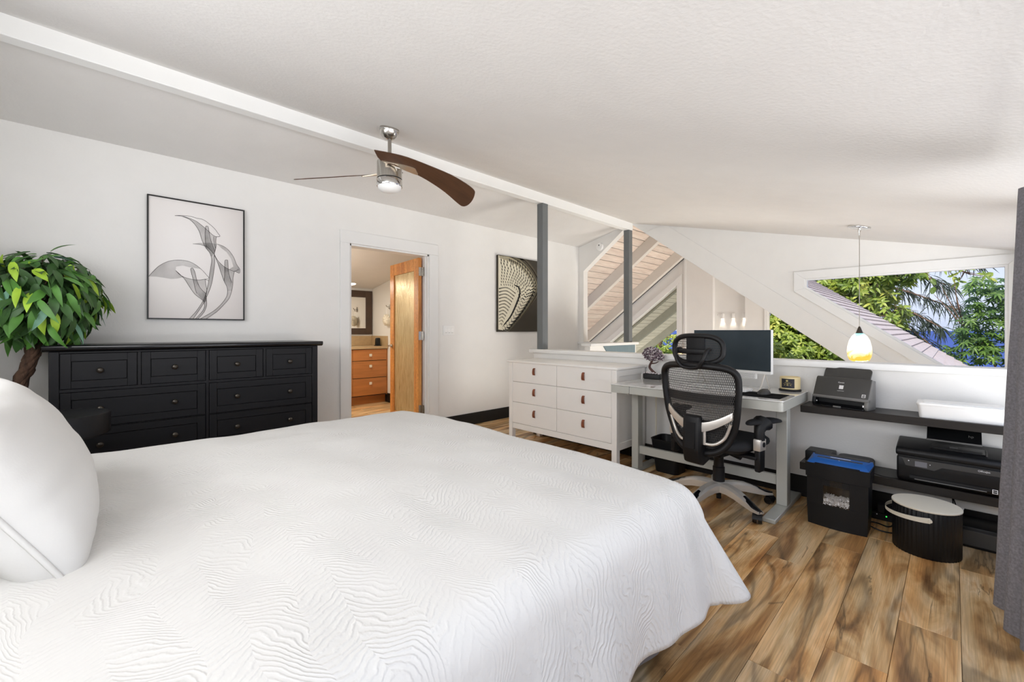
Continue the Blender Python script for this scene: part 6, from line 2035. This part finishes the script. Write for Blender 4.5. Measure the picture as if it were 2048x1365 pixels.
# ---------------------------------------------------------------- outside: hillside, sea, trees
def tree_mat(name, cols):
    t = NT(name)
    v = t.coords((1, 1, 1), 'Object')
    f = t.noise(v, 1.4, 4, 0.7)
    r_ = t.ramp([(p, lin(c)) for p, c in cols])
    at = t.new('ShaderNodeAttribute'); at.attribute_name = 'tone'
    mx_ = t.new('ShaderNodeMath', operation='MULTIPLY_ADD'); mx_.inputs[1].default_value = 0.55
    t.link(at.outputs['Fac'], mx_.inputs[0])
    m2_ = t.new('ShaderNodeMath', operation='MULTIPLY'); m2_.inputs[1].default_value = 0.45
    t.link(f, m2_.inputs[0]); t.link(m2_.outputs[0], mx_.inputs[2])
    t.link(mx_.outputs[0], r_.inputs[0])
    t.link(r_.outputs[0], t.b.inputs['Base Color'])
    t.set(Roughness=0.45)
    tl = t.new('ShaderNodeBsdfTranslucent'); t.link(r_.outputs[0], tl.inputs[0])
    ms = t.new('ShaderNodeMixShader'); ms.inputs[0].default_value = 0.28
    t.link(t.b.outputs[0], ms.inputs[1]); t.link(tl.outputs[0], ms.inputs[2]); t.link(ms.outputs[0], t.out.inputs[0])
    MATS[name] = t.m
tree_mat('mango_leaves', ((0.15, '#33451b'), (0.4, '#5f7a2c'), (0.62, '#93a545'), (0.85, '#d3cf6b')))
tree_mat('umbrella_leaves', ((0.15, '#2d4320'), (0.45, '#4c6a30'), (0.7, '#7fa03f'), (0.9, '#b8cf50')))
tree_mat('pine_needles', ((0.2, '#2d3a33'), (0.6, '#455146'), (0.9, '#68735f')))


class Leaves:
    def __init__(s):
        s.v = []; s.f = []; s.t = []

    def leaf(s, p, d, n, L, W, tone, droop=0.25):
        d = d.normalized()
        y = n.cross(d)
        if y.length < 0.05: y = d.orthogonal()
        y.normalize()
        n = d.cross(y)
        k = len(s.v)
        dn = Vector((0, 0, -droop * L))
        s.v += [p, p + d * L * .35 + y * W * .5 + n * W * .12 + dn * .15, p + d * L * .72 + y * W * .36 + dn * .5, p + d * L + dn, p + d * L * .72 - y * W * .36 + dn * .5, p + d * L * .35 - y * W * .5 + n * W * .12 + dn * .15, p + d * L * .5 + dn * .3]
        s.f += [(k, k + 1, k + 6), (k + 1, k + 2, k + 6), (k + 2, k + 3, k + 6), (k + 3, k + 4, k + 6), (k + 4, k + 5, k + 6), (k + 5, k, k + 6)]
        s.t += [tone] * 7

    def build(s, name, m, parent):
        me = bpy.data.meshes.new(name)
        o0 = origin(parent)
        me.from_pydata([tuple(p - o0) for p in s.v], [], s.f)
        at = me.attributes.new('tone', 'FLOAT', 'POINT')
        at.data.foreach_set('value', s.t)
        me.materials.append(MATS[m])
        o = bpy.data.objects.new(name, me)
        C.objects.link(o); o.parent = parent
        o['kind'] = 'stuff'
        return o

ro = random.Random(31)
def rv(k=1.0): return Vector((ro.gauss(0, k), ro.gauss(0, k), ro.gauss(0, k)))

def rosette(lv, p, out, L, n, tone, W=None):
    up_ = (out + Vector((0, 0, 0.35))).normalized()
    a_ = up_.orthogonal().normalized(); b_ = up_.cross(a_)
    ph = ro.uniform(0, 6)
    for i in range(n):
        a = ph + 2 * PI * i / n + ro.uniform(-.6, .6)
        el = ro.uniform(-0.55, 0.9)
        d = (a_ * math.cos(a) + b_ * math.sin(a)) * math.cos(el) + up_ * math.sin(el)
        lv.leaf(p, d, up_, L * ro.uniform(.75, 1.15), (W or L * .36), min(1, max(0, tone + ro.uniform(-.18, .18))), ro.uniform(.05, .45))

def mango(name, label, trunk_pts, blobs, n_ros, L=0.24, m='mango_leaves', tw=0.16, leaves=9, seed=1, dens=None, cat='tree', group=None):
    t_ = thing(name, label, cat, trunk_pts[0], group=group)
    P = spline(trunk_pts, 5)
    g = G().tube(P, [tw * (1 - 0.55 * i / len(P)) for i in range(len(P))], 9)
    obj('trunk', g, 'bark_out', t_)
    lv = Leaves()
    gb = G()
    tip = Vector(P[-1])
    for (c, r) in blobs:
        c = Vector(c)
        st_ = min(P, key=lambda q: (q - c).length)
        mid_ = (st_ + c) / 2 + rv(0.25)
        gb.tube(spline([st_, mid_, c], 4), [0.055, .05, .045, .04, .035, .03, .026, .022, .02], 6)
        for k in range(7):
            d = rv().normalized()
            gb.tube([c, c + Vector((d.x * r[0], d.y * r[1], d.z * r[2])) * 0.85], [0.02, 0.006], 5)
    obj('branches', gb, 'bark_out', t_)
    tot = sum(r[0] * r[1] * r[2] for c, r in blobs) 
    for (c, r) in blobs:
        c = Vector(c)
        n_ = max(6, int(n_ros * (r[0] * r[1] * r[2]) / tot))
        for k in range(n_):
            d = rv().normalized()
            rr = ro.uniform(0.35, 1.0) ** 0.5
            p = c + Vector((d.x * r[0], d.y * r[1], d.z * r[2])) * rr
            tone = 0.30 + 0.30 * rr + 0.22 * d.z + (0.35 if ro.random() < 0.10 else 0)  # lighter tops and rims, darker insides: light painted into the leaf tone
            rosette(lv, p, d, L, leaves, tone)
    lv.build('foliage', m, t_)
    return t_

# hillside below the house and the sea
g = G()
rows = []
for i in range(26):
    x = 8.3 + i * 3.2
    rows.append([(x, y, -3.2 - max(0, x - 13) * 0.42 + 0.5 * noise.noise(Vector((x * .15, y * .15, 0)))) for y in [-45 + 5 * j for j in range(24)]])
hill = struct('terrain', g.grid(rows), 'terrain_pale', 'pale hillside falling to the sea')
t = NT('sea_water')
v = t.coords((0.01, 0.004, 1), 'Object')
r_ = t.ramp([(0.3, lin('#465893')), (0.7, lin('#50639c'))])
t.link(t.noise(v, 1.0, 4), r_.inputs[0]); t.link(r_.outputs[0], t.b.inputs['Base Color'])
t.set(Roughness=0.9)
t.b.inputs['Specular IOR Level'].default_value = 0.0
MATS['sea_water'] = t.m
g = G()
ys = [-40000, -12000, -3000, -800, 0, 800, 3000, 12000, 40000]
g.grid([[(x, y, -32.0) for y in ys] for x in (75, 300, 900, 3000, 9000, 25000, 50000)])
struct('sea', g, 'sea_water', 'blue sea to the horizon')

# mango tree behind the lower roof
mango('mango_tree', 'leafy mango tree painted in sunlit yellow-green behind the lower roof', [(17.5, 4.0, -5.2), (17.3, 3.9, -2.0), (17.2, 3.4, 0.5), (17.0, 3.0, 2.5)],
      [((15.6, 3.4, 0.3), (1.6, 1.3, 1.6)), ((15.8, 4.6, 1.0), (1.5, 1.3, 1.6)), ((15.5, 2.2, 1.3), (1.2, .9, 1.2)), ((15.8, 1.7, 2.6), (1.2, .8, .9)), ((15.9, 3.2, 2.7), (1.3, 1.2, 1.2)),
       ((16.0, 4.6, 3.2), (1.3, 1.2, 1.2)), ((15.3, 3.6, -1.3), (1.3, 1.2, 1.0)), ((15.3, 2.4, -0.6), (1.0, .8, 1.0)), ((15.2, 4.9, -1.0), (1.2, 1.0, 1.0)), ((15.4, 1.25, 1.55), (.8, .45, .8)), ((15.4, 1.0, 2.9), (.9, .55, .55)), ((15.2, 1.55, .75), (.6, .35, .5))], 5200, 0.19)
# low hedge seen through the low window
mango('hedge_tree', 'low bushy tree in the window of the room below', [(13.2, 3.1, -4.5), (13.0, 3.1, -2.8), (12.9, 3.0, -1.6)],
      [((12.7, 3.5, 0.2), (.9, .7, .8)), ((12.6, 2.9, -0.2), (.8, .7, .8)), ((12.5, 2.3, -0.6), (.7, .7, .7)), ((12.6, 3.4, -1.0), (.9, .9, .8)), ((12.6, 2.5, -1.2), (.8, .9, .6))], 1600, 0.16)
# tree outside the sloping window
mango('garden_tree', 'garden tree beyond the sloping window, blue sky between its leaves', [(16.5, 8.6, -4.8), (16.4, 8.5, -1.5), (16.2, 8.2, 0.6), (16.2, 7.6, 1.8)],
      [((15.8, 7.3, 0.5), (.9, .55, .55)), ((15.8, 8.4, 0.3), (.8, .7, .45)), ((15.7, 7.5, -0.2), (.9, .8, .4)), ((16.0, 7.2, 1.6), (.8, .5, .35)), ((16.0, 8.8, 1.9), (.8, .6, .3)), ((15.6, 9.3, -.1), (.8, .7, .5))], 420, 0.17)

# branches with hanging leaves at the top of the window, and drooping ironwood tassels
hb = thing('overhanging_branch', 'branch with big drooping leaves at the top of the trapezoid window', 'branch', (13.4, 2.2, 3.0))
lv = Leaves()
g = G()
main = spline([(13.4, 2.4, 2.75), (13.3, 1.5, 2.72), (13.2, 0.7, 2.62), (13.1, 0.1, 2.55), (13.0, -0.25, 2.35)], 6)
g.tube(main, [0.035 - 0.022 * i / len(main) for i in range(len(main))], 6)
for i in range(4, len(main), 2):
    for k in range(2):
        e_ = main[i] + Vector((ro.uniform(-.3, .2), ro.uniform(-.35, .15), ro.uniform(-.22, .22)))
        g.tube([main[i], e_], [0.01, 0.004], 5)
        rosette(lv, e_, Vector((-.4, -.2, -.3)), 0.15, 5, ro.uniform(.35, .75), 0.055)
tw_ = [main[14], main[14] + Vector((-.1, -.15, -.28)), main[14] + Vector((-.1, -.2, -.46))]
g.tube(tw_, 0.006, 5)
for p in tw_[1:]:
    for k in range(3):
        lv.leaf(p, Vector((ro.uniform(-.4, .1), ro.uniform(-.6, .6), -1)), Vector((-1, 0, 0.1)), 0.16, 0.085, 0.22, 0.1)
obj('twigs', g, 'bark_out', hb)
lv.build('foliage', 'mango_leaves', hb)

iw = thing('ironwood_tree', 'ironwood boughs with dark drooping needle tassels against the sky', 'tree', (18.5, 1.7, -6.5))
g = G().tube(spline([(18.5, 1.9, -6.5), (18.4, 1.8, -2.5), (18.3, 1.75, 1.0), (18.4, 1.9, 4.5), (18.4, 1.8, 6.5)], 5), [0.20 - 0.006 * i for i in range(21)], 9)
obj('trunk', g, 'bark_out', iw)
gb = G()
nd = Leaves()
for (z0, yend, zend, xe) in ((3.7, -0.35, 3.05, 17.0), (3.1, 0.15, 2.45, 16.8), (2.6, -0.1, 1.75, 16.8), (2.0, 0.2, 1.25, 16.7), (1.5, 0.4, 0.75, 16.8), (4.2, 0.2, 3.9, 17.0), (0.9, 0.75, 0.25, 16.9)):
    br_ = spline([(18.3, 1.75, z0), (17.6, 1.1, (z0 + zend) / 2 + .25), (xe, yend, zend)], 7)
    gb.tube(br_, [0.045 - 0.0025 * i for i in range(len(br_))], 6)
    for i in range(3, len(br_), 1):
        tw2 = br_[i] + Vector((ro.uniform(-.25, .25), ro.uniform(-.3, .1), ro.uniform(-.05, .12)))
        gb.tube([br_[i], tw2], [0.009, 0.004], 4)
        for k in range(13 if i > 6 else 7):
            q = br_[i].lerp(tw2, ro.random())
            nd.leaf(q, Vector((ro.gauss(0, .35), ro.gauss(-.25, .4), -0.5 + ro.gauss(0, .25))), Vector((-1, 0, 0)), ro.uniform(.28, .5), 0.022, ro.uniform(.1, .7), 0.55)
obj('branches', gb, 'bark_out', iw)
nd.build('needles', 'pine_needles', iw)

# umbrella tree at the right of the window: palmate leaves
ub = thing('umbrella_tree', 'umbrella tree with palm-like leaf fans at the right of the trapezoid window', 'tree', (12.6, -0.9, -4.2))
g = G()
lv = Leaves(); lv2 = Leaves()
stems = []
for k in range(9):
    e_ = Vector((12.2 + ro.uniform(-.5, .5), -0.75 + ro.uniform(-.5, .45), ro.uniform(0.3, 2.25)))
    g.tube(spline([(12.6, -0.9, -4.2), (12.55 + ro.uniform(-.2, .2), -0.9 + ro.uniform(-.2, .2), -1.2), e_], 4), [0.034 - 0.003 * i for i in range(9)], 6)
    stems.append(e_)
obj('stems', g, 'bark_out', ub)
fans = []
for k in range(760):
    z = ro.uniform(-0.75, 2.15)
    w = 0.42 if z > 1.55 else (0.55 if z > .9 else 0.72)
    fans.append(Vector((12.1 + ro.uniform(-.5, .45), -0.62 + ro.uniform(-.75, w), z)))
for p in fans:
    up_ = Vector((ro.uniform(-.8, .0), ro.uniform(-.4, .4), ro.uniform(.5, 1))).normalized()
    a_ = up_.orthogonal().normalized(); b_ = up_.cross(a_)
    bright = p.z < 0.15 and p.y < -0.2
    n_ = 9
    ph = ro.uniform(0, 6)
    for i in range(n_):
        a = ph + 2 * PI * i / n_
        d = (a_ * math.cos(a) + b_ * math.sin(a)) + up_ * 0.1
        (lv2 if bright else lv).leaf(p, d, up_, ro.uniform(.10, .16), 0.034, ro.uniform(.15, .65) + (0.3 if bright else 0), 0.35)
lv.build('foliage', 'umbrella_leaves', ub)
lv2.build('bright_foliage', 'umbrella_leaves', ub)  # brighter leaf fans, low and to the right
ds = thing('bare_twigs', 'thin bare twigs rising beside the umbrella tree', 'branch', (12.9, 0.0, -3.6))
g = G()
g.tube(spline([(12.9, 0.0, -3.6), (12.9, -0.1, 0.0), (12.9, -0.18, 1.35)], 4), [0.03] * 4 + [0.018] * 5, 6)
for e_ in ((12.8, 0.18, 2.15), (12.9, -0.02, 2.25), (12.8, 0.28, 1.95), (13, -0.05, 1.9)):
    g.tube([(12.9, -0.16, 1.25), Vector(e_).lerp(Vector((12.9, -.1, 1.4)), .4), e_], [0.012, .009, 0.004], 5)
obj('twigs', g, 'bark_out', ds)
